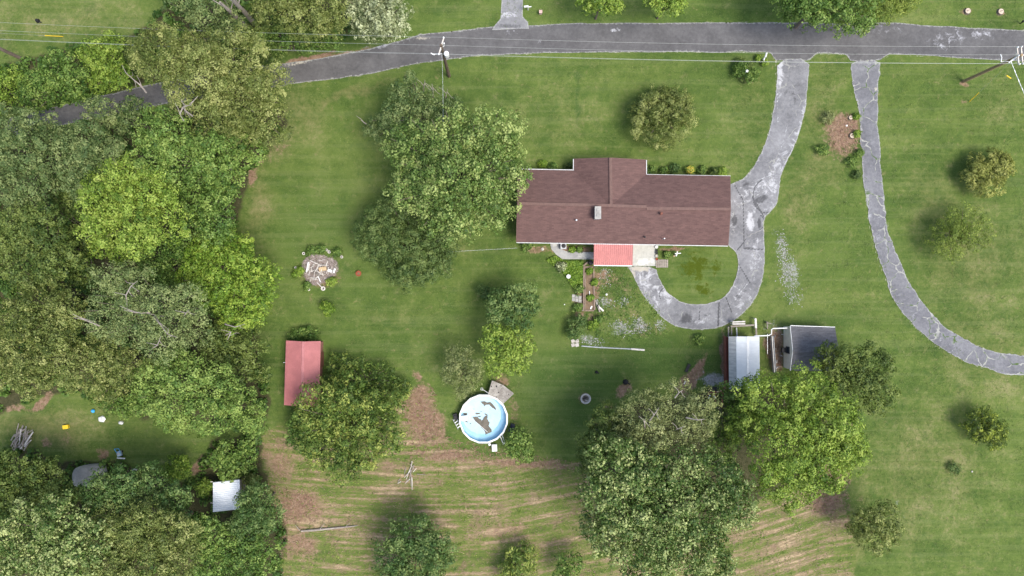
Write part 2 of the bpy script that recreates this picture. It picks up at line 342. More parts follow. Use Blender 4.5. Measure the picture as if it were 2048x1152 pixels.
# ------------------------------------------------------------------ pavements
def sheet(name, poly, z, mat, step=.2, rag=2.0, attrs=None, seed=1, kind=True, thick=0):
    xs = [p[0] for p in poly]; ys = [p[1] for p in poly]
    x0 = max(min(xs), -300); x1 = min(max(xs), 2350); y0 = max(min(ys), -300); y1 = min(max(ys), 1400)
    sp = step * 16
    ax = np.arange(x0 - sp, x1 + 2 * sp, sp); ay = np.arange(y0 - sp, y1 + 2 * sp, sp)
    X, Y = np.meshgrid(ax, ay)
    d, nx, ny = sdf(poly, X, Y)
    w = (vnoise(X / 16 * .5, Y / 16 * .5, seed) * .7 + vnoise(X / 16 * 1.7, Y / 16 * 1.7, seed + 1) * .28 + vnoise(X / 16 * 5.3, Y / 16 * 5.3, seed + 2) * .18) * rag
    ins = (d + w) < 0
    idx = np.arange(X.size).reshape(X.shape)
    cell = ins[:-1, :-1] | ins[:-1, 1:] | ins[1:, 1:] | ins[1:, :-1]
    out = ~ins
    # pull outside verts back to the (wobbled) edge
    dirx = nx - X; diry = ny - Y; L = np.sqrt(dirx ** 2 + diry ** 2) + 1e-6; sgn = np.where(d > 0, 1, -1)
    mv = np.clip(d + w, 0, sp * 1.4)
    X2 = np.where(out, X + sgn * dirx / L * mv, X); Y2 = np.where(out, Y + sgn * diry / L * mv, Y)
    f = np.stack([idx[1:, :-1][cell], idx[1:, 1:][cell], idx[:-1, 1:][cell], idx[:-1, :-1][cell]], 1)
    used = np.unique(f); remap = -np.ones(X.size, int); remap[used] = np.arange(len(used)); f = remap[f]
    fx = X2.ravel()[used]; fy = Y2.ravel()[used]
    at = {}
    if attrs:
        for k, fn in attrs.items(): at[k] = fn(fx, fy)
    at['edge'] = np.clip(1 + (d + w).ravel()[used] / 10, 0, 1)
    o = grid_mesh(name, (fx - 1024) / 16, (576 - fy) / 16, np.full(len(fx), z), f, at, mat)
    if kind: setp(o, kind="structure")
    return o

def asphalt(name, c0, c1, c2, pale=.55, crack=0.0, grass=False, palec=(.42, .42, .44)):
    g = G(name)
    a = g.noise(.35, 5, .65); b = g.noise(2.5, 5, .7); c = g.noise(14, 2, .8)
    f = g.math('ADD', g.math('MULTIPLY', a, .45), g.math('ADD', g.math('MULTIPLY', b, .35), g.math('MULTIPLY', c, .2)))
    col = g.ramp(f, [(.36, c0), (.5, c1), (.64, c2)])
    p = g.math('ADD', g.attr('pale'), g.math('MULTIPLY', g.math('SUBTRACT', g.noise(1.1, 6, .75, dist=1.0), .5), 2.6))
    col = g.mix(g.ss(p, .45, .95, 0, .9), col, palec)
    dk = g.math('ADD', g.attr('dark'), g.math('MULTIPLY', g.math('SUBTRACT', g.noise(.8, 6, .7, dist=.5), .5), 2.2))
    col = g.mix(g.ss(dk, .5, .9, 0, .8), col, tuple(x * .55 for x in c0))
    tan = g.math('ADD', g.attr('tan'), g.math('MULTIPLY', g.math('SUBTRACT', b, .5), 1.6))
    col = g.mix(g.ss(tan, .5, .9, 0, .85), col, (.40, .37, .30))
    if crack:
        wv = g.n("ShaderNodeVectorMath"); wv.operation = 'ADD'; g.put(wv.inputs[0], g.obj())
        nz = g.n("ShaderNodeTexNoise"); nz.inputs["Scale"].default_value = .9; nz.inputs["Detail"].default_value = 4
        g.put(nz.inputs["Vector"], g.obj()); g.put(wv.inputs[1], nz.outputs["Color"])
        v = g.vor(crack, wv.outputs[0], 'DISTANCE_TO_EDGE'); line = g.ss(v.outputs["Distance"], .012 if grass else .006, .03 if grass else .016, 1, 0)
        line = g.math('MULTIPLY', line, g.ss(g.noise(.5, 2, .5), .40, .52))
        gc = g.mix(g.ss(g.noise(.7, 3, .6), .45, .58), (.30, .30, .27), (.055, .095, .02) if grass else (.12, .12, .13))
        col = g.mix(g.math('MULTIPLY', line, .95 if grass else .6), col, gc)
    e = g.math('ADD', g.attr('edge'), g.math('MULTIPLY', g.math('SUBTRACT', g.noise(2.6, 5, .8), .5), 1.6))
    col = g.mix(g.ss(e, .72, 1.1, 0, .75), col, (.36, .36, .34)); col = g.mix(g.ss(e, 1.0, 1.2, 0, .9), col, (.12, .15, .045))
    g.bump(g.math('ADD', b, c), .35, .03)
    return g.done(col, .9, 0, .25)
zero = lambda X, Y: X * 0
def segs(L, X, Y):
    m = np.zeros_like(X)
    for ax, ay, bx, by, w_ in L:
        dx, dy = bx - ax, by - ay; t = np.clip(((X - ax) * dx + (Y - ay) * dy) / (dx * dx + dy * dy), 0, 1)
        dd = np.hypot(X - ax - t * dx, Y - ay - t * dy) + .5 * np.sin((X + Y) * .9); m = np.maximum(m, 1.7 * np.clip(1.2 - dd / w_, 0, 1))
    return m
def arc(cx, cy, rx, ry, a0, a1, w_, n=10):
    p = [(cx + rx * math.cos(math.radians(a0 + (a1 - a0) * i / n)), cy + ry * math.sin(math.radians(a0 + (a1 - a0) * i / n))) for i in range(n + 1)]
    return [(*p[i], *p[i + 1], w_) for i in range(n)]
asph = asphalt("road_asphalt", (.062, .060, .060), (.095, .092, .092), (.134, .130, .128))
sheet("road", ROAD, .004, asph, .22, 1.6, dict(
    pale=lambda X, Y: blobs([(1760, 60, 60, 12, 0, .4), (1905, 78, 60, 22, 0, .5), (1960, 70, 60, 12, 0, .5), (1228, 60, 13, 6, 0, .8), (1080, 82, 10, 5, -30, .6), (1120, 80, 6, 4, 0, .5), (1020, 60, 30, 10, 0, .4), (760, 90, 60, 8, -10, .6), (640, 112, 60, 10, -12, .6), (1880, 90, 10, 14, 0, .5)], X, Y),
    dark=lambda X, Y: blobs([(1240, 82, 60, 6, 0, .35), (1030, 50, 36, 5, 0, .7), (1600, 112, 50, 10, 0, .35), (1720, 112, 40, 10, 0, .4), (1400, 96, 400, 8, 0, .25), (690, 140, 140, 10, -10, .25)], X, Y),
    tan=lambda X, Y: blobs([(660, 106, 60, 7, -12, .75), (845, 76, 20, 5, 0, .8), (650, 103, 14, 5, 0, .9), (600, 125, 50, 6, -15, .7)], X, Y)), 1)
sheet("side_road", SIDE, .010, asphalt("side_road_asphalt", (.14, .14, .145), (.19, .19, .195), (.25, .25, .25)), .2, 1.2, dict(
    pale=lambda X, Y: blobs([(1020, 30, 24, 8, 0, .7), (1022, 0, 14, 8, 0, .5), (1010, 28, 10, 4, 0, .8)], X, Y), dark=lambda X, Y: blobs([(1020, 52, 36, 6, 0, .8)], X, Y), tan=zero), 2)
DR_P = [(1500, 405, 40, 40, 0, .5), (1540, 372, 22, 24, -40, .75), (1555, 330, 16, 50, 20, .6), (1500, 442, 10, 22, 0, 1.0), (1500, 380, 60, 12, -35, .6), (1540, 410, 20, 14, 0, .6), (1510, 520, 16, 60, 5, .55), (1330, 590, 30, 50, 40, .62), (1480, 600, 40, 24, -40, .5),
        (1400, 640, 60, 10, 0, .55), (1290, 555, 22, 30, 0, .75), (1300, 575, 20, 30, 30, .6), (1560, 130, 9, 60, 0, .8), (1605, 240, 8, 70, 10, .65), (1545, 180, 6, 40, 0, .6), (1588, 280, 14, 30, 20, .6), (1465, 450, 10, 40, 0, .5), (1385, 630, 50, 10, 0, .4)]
DR_D = [(1580, 190, 24, 70, 0, .45), (1520, 345, 40, 14, -40, .5), (1495, 365, 30, 10, -20, .6), (1469, 442, 7, 13, 0, 1.2), (1519, 445, 5, 12, 0, 1.2), (1522, 398, 18, 8, -20, 1.0), (1375, 638, 22, 14, 0, .85), (1410, 628, 22, 8, 0, .6), (1500, 480, 24, 18, 0, .5), (1480, 590, 24, 8, -45, .6),
        (1505, 495, 22, 2, 0, .8), (1436, 636, 3, 26, 0, .6), (1345, 650, 30, 8, 20, .5), (1492, 570, 12, 30, 10, .4)]
d1 = asphalt("driveway_asphalt", (.098, .098, .103), (.170, .170, .176), (.25, .25, .256), palec=(.42, .422, .43), crack=.3)
TAR = [(1487, 497, 1528, 499, 1.3), (1487, 432, 1488, 497, 1.0), (1470, 372, 1486, 400, 1.2), (1486, 400, 1487, 432, 1.2), (1475, 500, 1492, 478, 1.2), (1450, 590, 1464, 626, 1.2), (1500, 566, 1478, 530, 1.1), (1400, 612, 1398, 640, .9), (1438, 606, 1436, 655, 2.0), (1505, 395, 1527, 432, 1.6)] + arc(1532, 392, 26, 34, 60, 250, 1.3) + arc(1345, 590, 26, 20, 150, 250, 1.0) + arc(1519, 445, 9, 15, -80, 90, 1.4)
PALES = [(1461, 567, 1506, 598, 1.6), (1500, 440, 1502, 458, 6), (1480, 376, 1545, 348, 1.6), (1490, 384, 1550, 360, 2.2), (1510, 392, 1553, 372, 1.8), (1590, 290, 1560, 345, 2.5), (1604, 240, 1590, 290, 1.8), (1575, 250, 1556, 320, 1.6), (1553, 120, 1556, 250, 1.5), (1516, 470, 1508, 560, 2.0), (1470, 600, 1500, 560, 1.8)] + arc(1519, 445, 11, 17, -80, 90, 1.5)
sheet("driveway_loop", smooth(DRIVE1, 1), .012, d1, .09, 2.4, dict(pale=lambda X, Y: np.maximum(blobs(DR_P, X, Y), segs(PALES, X, Y) * .42), dark=lambda X, Y: np.maximum(blobs(DR_D, X, Y), segs(TAR, X, Y)),
      tan=lambda X, Y: blobs([(1280, 537, 26, 8, 0, 1.0), (1265, 550, 10, 16, 20, .8), (1465, 470, 6, 30, 0, .4)], X, Y)), 3)
d2 = asphalt("cracked_asphalt", (.085, .085, .094), (.142, .142, .152), (.215, .216, .224), crack=.42, grass=True, palec=(.34, .345, .36))
sheet("driveway_curve", smooth(DRIVE2, 1), .012, d2, .13, 4.2, dict(pale=lambda X, Y: blobs([(1740, 130, 40, 14, 0, .5), (1735, 430, 10, 60, 0, .5), (1760, 480, 20, 80, -10, .4), (1830, 620, 30, 50, -40, .35), (1900, 690, 60, 20, 30, .4), (1725, 345, 8, 60, 0, .5)], X, Y),
      dark=lambda X, Y: blobs([(1755, 420, 14, 60, 0, .3), (2000, 728, 60, 12, 0, .3)], X, Y), tan=lambda X, Y: blobs([(1752, 178, 5, 8, 0, .8), (1720, 330, 4, 40, 0, .4), (1736, 500, 5, 60, 0, .4)], X, Y)), 4)
conc = asphalt("concrete_slab", (.30, .30, .27), (.40, .40, .36), (.52, .51, .46), palec=(.66, .65, .58))
sheet("patio", [(1188, 486), (1311, 487), (1311, 532), (1254, 532), (1188, 530)], .06, conc, .2, .2, dict(pale=lambda X, Y: blobs([(1290, 522, 26, 9, 0, .8)], X, Y), dark=lambda X, Y: blobs([(1300, 500, 20, 14, 0, .25)], X, Y), tan=lambda X, Y: blobs([(1270, 500, 20, 20, 0, .3)], X, Y)), 5)
sheet("garden_path", WALK, .05, asphalt("path_concrete", (.20, .20, .195), (.27, .27, .265), (.36, .36, .34), palec=(.46, .46, .42)), .2, .5, dict(pale=lambda X, Y: blobs([(1172, 511, 18, 8, 0, 1.0), (1110, 489, 8, 5, 0, .9)], X, Y), dark=zero, tan=zero), 6)

# ------------------------------------------------------------------ materials for built things
def shingle(name, c0, c1, c2, row=.16):
    g = G(name)
    br = g.n("ShaderNodeTexBrick"); g.put(br.inputs["Vector"], g.mapv(g.obj(), (1, 1, 1), (0, 0, 0)))
    br.inputs["Scale"].default_value = 1.0; br.inputs["Brick Width"].default_value = .55; br.inputs["Row Height"].default_value = row
    br.inputs["Mortar Size"].default_value = .012; br.inputs["Color1"].default_value = (0, 0, 0, 1); br.inputs["Color2"].default_value = (1, 1, 1, 1); br.inputs["Mortar"].default_value = (0, 0, 0, 1)
    t = g.noise(6, 4, .8); b = g.noise(.5, 4, .6); bl = g.noise(1.6, 4, .7, g.mapv(g.obj(), (.6, 1.6, 1)))
    f = g.math('ADD', g.math('MULTIPLY', br.outputs[0], .16), g.math('MULTIPLY', t, .34)); f = g.math('ADD', f, g.math('MULTIPLY', b, .2)); f = g.math('ADD', f, g.math('MULTIPLY', bl, .3))
    col = g.ramp(f, [(.34, c0), (.50, c1), (.68, c2)])
    g.bump(br.outputs["Fac"], .3, .02)
    return g.done(col, .92, 0, .2)
m_shingle = shingle("brown_shingle", (.082, .048, .044), (.112, .066, .059), (.150, .087, .076))
m_ridge = M("ridge_shingle", (.15, .09, .075), (.11, .066, .056), 3)
m_gshingle = shingle("grey_shingle", (.075, .074, .08), (.115, .113, .121), (.155, .152, .162))
m_white = M("white_paint", (.78, .78, .76), (.62, .62, .6), 2, .5)
m_offwhite = M("cream_siding", (.70, .67, .57), (.60, .57, .48), 1.5, .6)
m_brick = M("brick", (.32, .16, .12), (.24, .12, .09), 6, .9, bump=.3)
m_redmetal = M("red_metal_roofing", (.41, .16, .16), (.33, .125, .125), .8, .65, 0, spec=.5)
m_pinkmetal = M("faded_red_metal", (.47, .19, .17), (.39, .155, .14), .7, .75, 0, spec=.5)
m_whitemetal = M("white_metal_roofing", (.78, .80, .80), (.66, .68, .68), .5, .35, 0, spec=.5, stretch=(.3, 1, 1))
m_tin = M("tin_roofing", (.80, .84, .88), (.72, .76, .82), .6, .3, .1, spec=.6)
m_oldtin = M("weathered_corrugated", (.55, .55, .53), (.34, .35, .35), 1.2, .5, 0, stretch=(.4, 3, 1))
m_trim = M("white_trim", (.60, .60, .59), (.44, .44, .43), 2, .5)
m_glass = M("window_glass", (.05, .06, .07), (.03, .04, .05), 1, .1, 0, spec=.8)
m_dark = M("dark_plastic", (.02, .02, .022), (.012, .012, .014), 3, .6)
m_black = M("black_rubber", (.015, .015, .016), (.008, .008, .009), 3, .8)
m_wood = M("weathered_wood", (.34, .30, .25), (.20, .17, .14), 2, .9, bump=.4, stretch=(1, 6, 1))
m_oldwood = M("old_grey_wood", (.30, .28, .25), (.15, .13, .11), 1.6, .9, bump=.4)
m_deck = M("lichen_deck", (.38, .36, .32), (.17, .15, .13), 1.3, .95, bump=.5)
m_paleboard = M("bleached_board", (.66, .63, .58), (.48, .44, .40), 2, .8)
m_tan = M("tan_board", (.50, .38, .22), (.38, .28, .17), 2, .85)
m_timber = M("garden_timber", (.26, .20, .15), (.14, .10, .075), 2.5, .95, bump=.4, stretch=(4, .6, 1))
m_pole = M("utility_pole_wood", (.14, .105, .075), (.08, .06, .042), 2, .9)
m_poletan = M("new_pole_wood", (.34, .25, .14), (.22, .15, .085), 2, .9)
m_arm = M("crossarm_wood", (.62, .58, .52), (.45, .4, .35), 2, .8)
m_galv = M("galvanised", (.70, .72, .74), (.55, .57, .6), 2, .4, .2)
m_wire = M("aluminium_wire", (.36, .38, .36), (.30, .32, .30), 2, .45, .1)
m_yellow = M("yellow_plastic", (.80, .55, .03), (.65, .42, .02), 2, .5)
m_blue = M("blue_plastic", (.05, .38, .75), (.04, .30, .60), 2, .4)
m_terra = M("terracotta", (.30, .08, .035), (.2, .05, .025), 3, .8)
m_stone = M("pale_stone", (.50, .47, .42), (.34, .31, .28), 3, .9, bump=.4)
m_soil = M("garden_soil", (.20, .14, .085), (.10, .07, .045), 3, .95, bump=.6)
m_bark = M("bark", (.17, .14, .11), (.09, .07, .055), 4, .95, bump=.5)
m_deadwood = M("dead_wood", (.34, .30, .26), (.20, .17, .15), 2, .85)
m_stump = M("cut_stump", (.58, .48, .38), (.40, .32, .24), 5, .9)
m_liner = M("pool_liner", (.42, .57, .63), (.34, .50, .58), .7, .35)  # light blue liner with the pale sky reflection of water painted into its colour
m_linerblue = M("pool_wall_liner", (.27, .50, .64), (.36, .57, .68), .8, .4)
m_sludge = M("wet_leaves", (.16, .14, .11), (.085, .075, .06), 3, .8)
m_rust = M("rusty_steel", (.20, .075, .05), (.12, .05, .035), 3, .85)
m_conc = M("old_concrete", (.36, .35, .32), (.24, .235, .22), 2, .9)
m_gutterlight = M("grey_metal", (.45, .47, .48), (.35, .37, .38), 2, .5)

def seg3(a, b, n, sag=0.0):
    a = Vector(a); b = Vector(b); return [a.lerp(b, i / n) - Vector((0, 0, sag * 4 * (i / n) * (1 - i / n))) for i in range(n + 1)]

# ------------------------------------------------------------------ house
def gable_wall(mb, a, b, z_e, apex=None, thick=.25): pass
zE, zR = 2.9, 4.75
house = thing("brick_house", "long low brick ranch house with a brown shingle roof and a small red porch roof", "house", P(1245, 420))
# roof planes: corners from the plan, each a sloped slab
NWe = P(1035, 339, zE); NG1 = P(1148, 341, zE); G1 = P(1148, 318, zE); GA = P(1221, 316, zR - .02); G2 = P(1292, 320, zE); NG2 = P(1292, 349, zE)
NEe = P(1460, 352, zE); SEe = P(1456, 491, zE); SWe = P(1033, 484, zE)
RW = P(1035, 407, zR); RM = P(1222, 411, zR); RE = P(1461, 418, zR - .1); RK = P(1293, 413.5, zR)
RK2 = P(1293, 417, zR - .08)
r = MB()
T = .16
r.slab([SWe, SEe, RE, RK, RM, RW], T)
r.slab([NWe, NG1, RM, RW], T)
r.slab([NG1, G1, GA, RM], T)
r.slab([NG2, RM, GA, G2], T)
r.slab([NG2, NEe, RE, RK, RM], T)
roof = r.build("roof", m_shingle, house)
for a, b, nm in ((RW, RM, "ridge_cap"), (RM, RK, "ridge_cap"), (RK2, RE, "ridge_cap"), (RM, GA, "ridge_cap")):
    c = MB(); up = Vector((0, 0, .05)); c.bar(a + up, b + up, .34, .08); c.build(nm, m_ridge, roof)
    c = MB(); d = (b - a).normalized(); s = Vector((0, 0, 1)).cross(d)
# walls under the eaves
def inset(p, dx, dy, z): return Vector((p.x + dx, p.y + dy, z))
foot = [inset(NWe, .5, -.45, 0), inset(NG1, .45, -.45, 0), inset(G1, .45, -.4, 0), inset(G2, -.45, -.4, 0), inset(NG2, -.45, -.45, 0), inset(NEe, -.5, -.45, 0), inset(SEe, -.5, .5, 0), inset(SWe, .5, .5, 0)]
w = MB(); top = [Vector((p.x, p.y, zE - .06)) for p in foot]
w.slab(top, zE - .06); wall = w.build("wall", m_brick, house)
w = MB()
def gable_end(x, ya, yb, yr, za, zr, t=.2):
    v = [Vector((x, ya, za)), Vector((x, yb, za)), Vector((x, yr, zr))]
    w.slab(v, t, (1 if x < 5 else -1, 0, 0))
gable_end(foot[0].x + .01, foot[0].y, foot[7].y, RW.y, zE - .05, zR - .3)
w.build("gable_wall", m_offwhite, house); w = MB(); gable_end(foot[5].x - .01, foot[5].y, foot[6].y, RE.y, zE - .05, zR - .4)
v = [Vector((foot[2].x, foot[2].y - .01, zE - .05)), Vector((foot[3].x, foot[3].y - .01, zE - .05)), Vector((GA.x, foot[2].y - .01, zR - .3))]
w.build("gable_wall", m_offwhite, house)
w = MB(); w.slab(v, .2, (0, -1, 0)); w.build("gable_wall", m_offwhite, house)
# gutters and fascia
for a, b in ((SWe, SEe), (NWe, NG1), (NG2, NEe), (NG1, G1), (NG2, G2)):
    c = MB(); d = (b - a).normalized(); s = d.cross(Vector((0, 0, 1)))
    cen = (SWe + NEe) / 2
    if (a - cen).dot(s) < 0: s = -s
    if a in (NG1, NG2): s = Vector((-1, 0, 0)) if a == NG1 else Vector((1, 0, 0))
    o = s * .07 + Vector((0, 0, -.06)); c.bar(a + o, b + o, .08, .12); c.build("gutter", m_trim, house)
for a, b in ((RW, SWe), (RW, NWe), (RE, SEe), (RE, NEe), (GA, G1), (GA, G2)):
    c = MB(); s = Vector((-1 if a == RW else 1, 0, 0)) if a != GA else Vector((0, 1, 0))
    o = s * .03 + Vector((0, 0, -.09)); c.bar(a + o, b + o, .05, .16); c.build("bargeboard", m_ridge, house)
ch = MB(); p = P(1194, 427, 4.6); ch.box((p.x, p.y, 4.75), (.62, 1.35, 1.5)); chim = ch.build("chimney", M("chimney_brick", (.30, .29, .29), (.20, .18, .18), 5, .9), roof)
c = MB(); c.box((p.x, p.y, 5.55), (.74, 1.48, .1)); c.box((p.x, p.y + .3, 5.65), (.3, .34, .12)); c.box((p.x, p.y - .3, 5.65), (.3, .34, .12)); c.build("chimney_cap", m_conc, chim)
def vent(px, py, z, h, rr, mat, cap=True):
    q = P(px, py, z + h); m = MB(); m.tube([(q.x, q.y, z - .3), (q.x, q.y, z + h)], rr, 8)
    if cap: m.tube([(q.x, q.y, z + h - .02), (q.x, q.y, z + h + .08)], [rr * 1.7, rr * 1.3], 8)
    m.build("vent_pipe", mat, roof)
vent(1323, 427, 4.5, .5, .11, m_rust); vent(1153, 440, 4.2, .35, .07, m_galv); vent(1290, 474, 3.3, .3, .07, m_dark); vent(1329, 477, 3.2, .9, .05, m_galv)
# windows and doors in the long walls
def wall_window(c, w_, h, nrm, z=1.5, door=False):
    m = MB(); n = Vector(nrm); t = Vector((-n.y, n.x, 0)); c = Vector((c[0], c[1], 0)) + Vector((0, 0, z))
    def rb(cc, ww, hh, dd): return (abs(t.x) * ww + abs(n.x) * dd, abs(t.y) * ww + abs(n.y) * dd, hh)
    if door:
        m.box(c + n * .03, rb(c, w_, h, .08)); d = m.build("door", m_white, house)
        k = MB(); k.box(c + n * .09 + t * (w_ * .38), (.06, .06, .12)); k.build("handle", m_galv, d); return
    m.box(c + n * .03, rb(c, w_, h, .08)); f = m.build("window", m_white, house)
    for s in (-1, 1):
        k = MB(); k.box(c + n * .075 + t * (s * w_ * .24), rb(c, w_ * .42, h * .84, .02)); k.build("pane", m_glass, f)
    k = MB(); k.box(c + n * .09 - Vector((0, 0, h / 2 + .04)), rb(c, w_ + .16, .08, .18)); k.build("sill", m_conc, f)
ys = lambda x: foot[7].y + (foot[6].y - foot[7].y) * (x - foot[7].x) / (foot[6].x - foot[7].x)
for x in (2.8, 5.2, 19.5, 22.5): wall_window((x, ys(x) - .0), 1.4, 1.2, (0, -1, 0), 1.7)
wall_window((8.0, ys(8.0)), .95, 2.05, (0, -1, 0), 1.04, True); wall_window((16.6, ys(16.6)), .95, 2.05, (0, -1, 0), 1.04, True)
for x in (3.0, 6.0): wall_window((x, foot[0].y - .03), 1.4, 1.2, (0, 1, 0), 1.7)
for x in (18.5, 21.5, 24.5): wall_window((x, foot[4].y - (x - foot[4].x) * .02), 1.4, 1.2, (0, 1, 0), 1.7)
wall_window((11.2, foot[2].y), .95, 2.05, (0, 1, 0), 1.04, True); wall_window((14.2, foot[2].y - .1), 1.6, 1.2, (0, 1, 0), 1.7)
# red porch roof over the patio
def ribs(mb, a, b, c, d, n, w_=.07, h=.07):
    """ribs running from edge a-b to edge d-c"""
    for i in range(n + 1):
        t = i / n; p = Vector(a).lerp(b, t); q = Vector(d).lerp(c, t); x = (q - p).normalized(); y = Vector((0, 0, 1)).cross(x).normalized() * w_; u = Vector((0, 0, h)); l_ = Vector((0, 0, -.01))
        mb.add([p - y + l_, p + y + l_, p + u, q - y + l_, q + y + l_, q + u], [(0, 2, 1), (3, 4, 5), (0, 3, 5, 2), (1, 2, 5, 4), (0, 1, 4, 3)])
pa, pb, pc, pd = P(1189, 487, 2.85), P(1265, 488, 2.85), P(1264, 531, 2.5), P(1188, 530, 2.5)
c = MB(); c.slab([pd, pc, pb, pa], .06); ribs(c, pa, pb, pc, pd, 19); pr = c.build("porch_roof", m_pinkmetal, house)
c = MB(); c.bar(pd + Vector((0, -.05, -.08)), pc + Vector((0, -.05, -.08)), .1, .14); c.build("gutter", m_white, pr)
for q in (pd, pc, pd.lerp(pc, .5)):
    c = MB(); x_ = q.x + (.15 if q is pd else -.15 if q is pc else 0); c.box((x_, q.y + .25, 1.22), (.12, .12, 2.4)); c.build("porch_post", m_white, house)

# ------------------------------------------------------------------ red shed
shed = thing("metal_shed", "long shed with a ribbed red metal gable roof standing in the back lawn", "shed", P(604, 746))
ze, zr = 2.6, 3.5
a1, a2, a3 = P(573, 681, ze), P(607, 683, zr), P(640, 682, ze); b1, b2, b3 = P(569, 810, ze), P(604, 813, zr), P(637, 812, ze)
c = MB(); c.slab([a1, a2, b2, b1], .06); c.slab([a2, a3, b3, b2], .06); ribs(c, a1, a2, b2, b1, 26, .08, .08); ribs(c, a2, a3, b3, b2, 26, .08, .08)
rf = c.build("roof", m_redmetal, shed)
c = MB(); c.bar(a2 + Vector((0, 0, .05)), b2 + Vector((0, 0, .05)), .3, .04); c.build("ridge_cap", m_redmetal, rf)
c = MB(); c.slab([Vector((p.x, p.y, ze - .1)) for p in (a1 + Vector((.3, -.25, 0)), a3 + Vector((-.3, -.25, 0)), b3 + Vector((-.3, .25, 0)), b1 + Vector((.3, .25, 0)))], ze - .1)
for (l, rr_, t_) in ((a1, a3, a2), (b1, b3, b2)):
    sy = -.25 if l is a1 else .25
    c.slab([Vector((l.x + .3, l.y + sy, ze - .1)), Vector((rr_.x - .3, rr_.y + sy, ze - .1)), Vector((t_.x, t_.y + sy, zr - .15))], .1, (0, 1 if sy > 0 else -1, 0))
c.build("wall", M("barn_siding", (.30, .14, .11), (.2, .09, .07), 2, .85, stretch=(3, 3, .4)), shed)
c = MB(); c.box((a3.x - .27, (a3.y + b3.y) / 2 + 1.5, 1.0), (.08, 1.8, 2.0)); dr = c.build("door", m_rust, shed)
c = MB(); c.box((a3.x - .2, (a3.y + b3.y) / 2 + 2.2, 1.0), (.06, .06, .2)); c.build("handle", m_dark, dr)
for q, s in ((P(568, 726, 2), -1), (P(566, 727, 2), -1)):
    pass
c = MB(); c.bar(P(574, 725, 2.2), P(567, 725, 2.2), .06); c.build("bracket", m_galv, shed)

# ------------------------------------------------------------------ white metal carport shed
cs = thing("metal_outbuilding", "white ribbed metal roofed outbuilding with a weathered corrugated lean-to edge", "outbuilding", P(1488, 725))
zc = 2.7
q0, q1, q2, q3 = P(1473, 673, zc), P(1518, 673, zc), P(1519, 779, zc), P(1474, 779, zc); k0, k3 = P(1495, 673, zc + .07), P(1496, 779, zc + .07)
c = MB(); c.slab([q0, k0, k3, q3], .06); c.slab([k0, q1, q2, k3], .06); ribs(c, q0, k0, k3, q3, 30, .05, .04); ribs(c, k0, q1, q2, k3, 30, .05, .04); rf = c.build("roof", m_whitemetal, cs)
c = MB(); c.bar(k0 + Vector((0, 0, .05)), k3 + Vector((0, 0, .05)), .26, .03); c.build("ridge_cap", m_white, rf)
l0, l3 = P(1458, 673, zc - .55), P(1459, 777, zc - .55)
c = MB(); c.slab([l0, q0 - Vector((0, 0, .06)), q3 - Vector((0, 0, .06)), l3], .05); ribs(c, l0, q0 - Vector((0, 0, .06)), q3 - Vector((0, 0, .06)), l3, 36, .06, .06); c.build("lean_to_roof", m_oldtin, cs)
c = MB(); c.slab([Vector((p.x, p.y, zc - .6)) for p in (l0 + Vector((.2, -.2, 0)), q1 + Vector((-.2, -.2, 0)), q2 + Vector((-.2, .2, 0)), l3 + Vector((.2, .2, 0)))], zc - .6); c.build("wall", M("red_barn_board", (.22, .06, .05), (.14, .045, .04), 2, .9), cs)
c = MB(); c.bar(l0 + Vector((-.25, 0, -1.0)), l3 + Vector((-.25, 0, -1.0)), .12, .5); c.build("rail", m_rust, cs)
dpipe = MB(); dpipe.tube([P(1509, 672, 2.5), P(1537, 671, 2.3), P(1543, 668, 2.2), P(1543, 659, 2.2), P(1546, 657, 2.2), P(1574, 656, 2.2)], .07, 8)
setp(dpipe.build("drain_pipe", m_white, None, P(1537, 671, 0)), "bent white drain pipe bridging the gap between the white roofed outbuilding and grey shed", "pipe")

# ------------------------------------------------------------------ grey shingled shed
gs = thing("wooden_shed", "shed with a grey shingle gable roof and cream end wall holding a dark window", "shed", P(1620, 700))
ze, zr = 2.1, 2.9
e0, e1, e2, e3 = P(1581, 652, ze), P(1670, 655, ze), P(1672, 742, ze), P(1581, 741, ze); r0, r1 = P(1586, 702, zr), P(1678, 703, zr)
c = MB(); c.slab([e0, e1, r1, r0], .1); c.slab([r0, r1, e2, e3], .1); rf = c.build("roof", m_gshingle, gs)
c = MB(); c.bar(r0 + Vector((0, 0, .03)), r1 + Vector((0, 0, .03)), .26, .04); c.build("ridge_cap", m_gshingle, rf)
c = MB(); c.bar(e0 + Vector((0, .05, -.03)), e1 + Vector((0, .05, -.03)), .08, .12); c.build("fascia", m_white, gs)
for a, b in ((r0, e0), (r0, e3)):
    c = MB(); c.bar(a + Vector((-.03, 0, -.06)), b + Vector((-.03, 0, -.06)), .05, .12); c.build("bargeboard", m_white, gs)
f0, f1, f2, f3 = Vector((P(1567, 0).x, e0.y - .15, 0)), Vector((e1.x - .2, e1.y - .15, 0)), Vector((e2.x - .2, e2.y + .15, 0)), Vector((P(1567, 0).x, e3.y + .15, 0))
c = MB(); c.slab([Vector((p.x, p.y, ze - .08)) for p in (f0, f1, f2, f3)], ze - .08)
c.slab([Vector((f0.x, f0.y, ze - .08)), Vector((f3.x, f3.y, ze - .08)), Vector((f0.x, r0.y, zr - .1))], .1, (1, 0, 0)); c.build("wall", m_offwhite, gs)
c = MB(); c.box((f0.x - .04, P(0, 700, 1.5).y, 1.45), (.08, .85, 1.0)); wd = c.build("window", m_dark, gs)
c = MB(); c.box((f0.x - .09, P(0, 700, 1.5).y, 1.45), (.02, .68, .8)); c.build("pane", m_glass, wd)
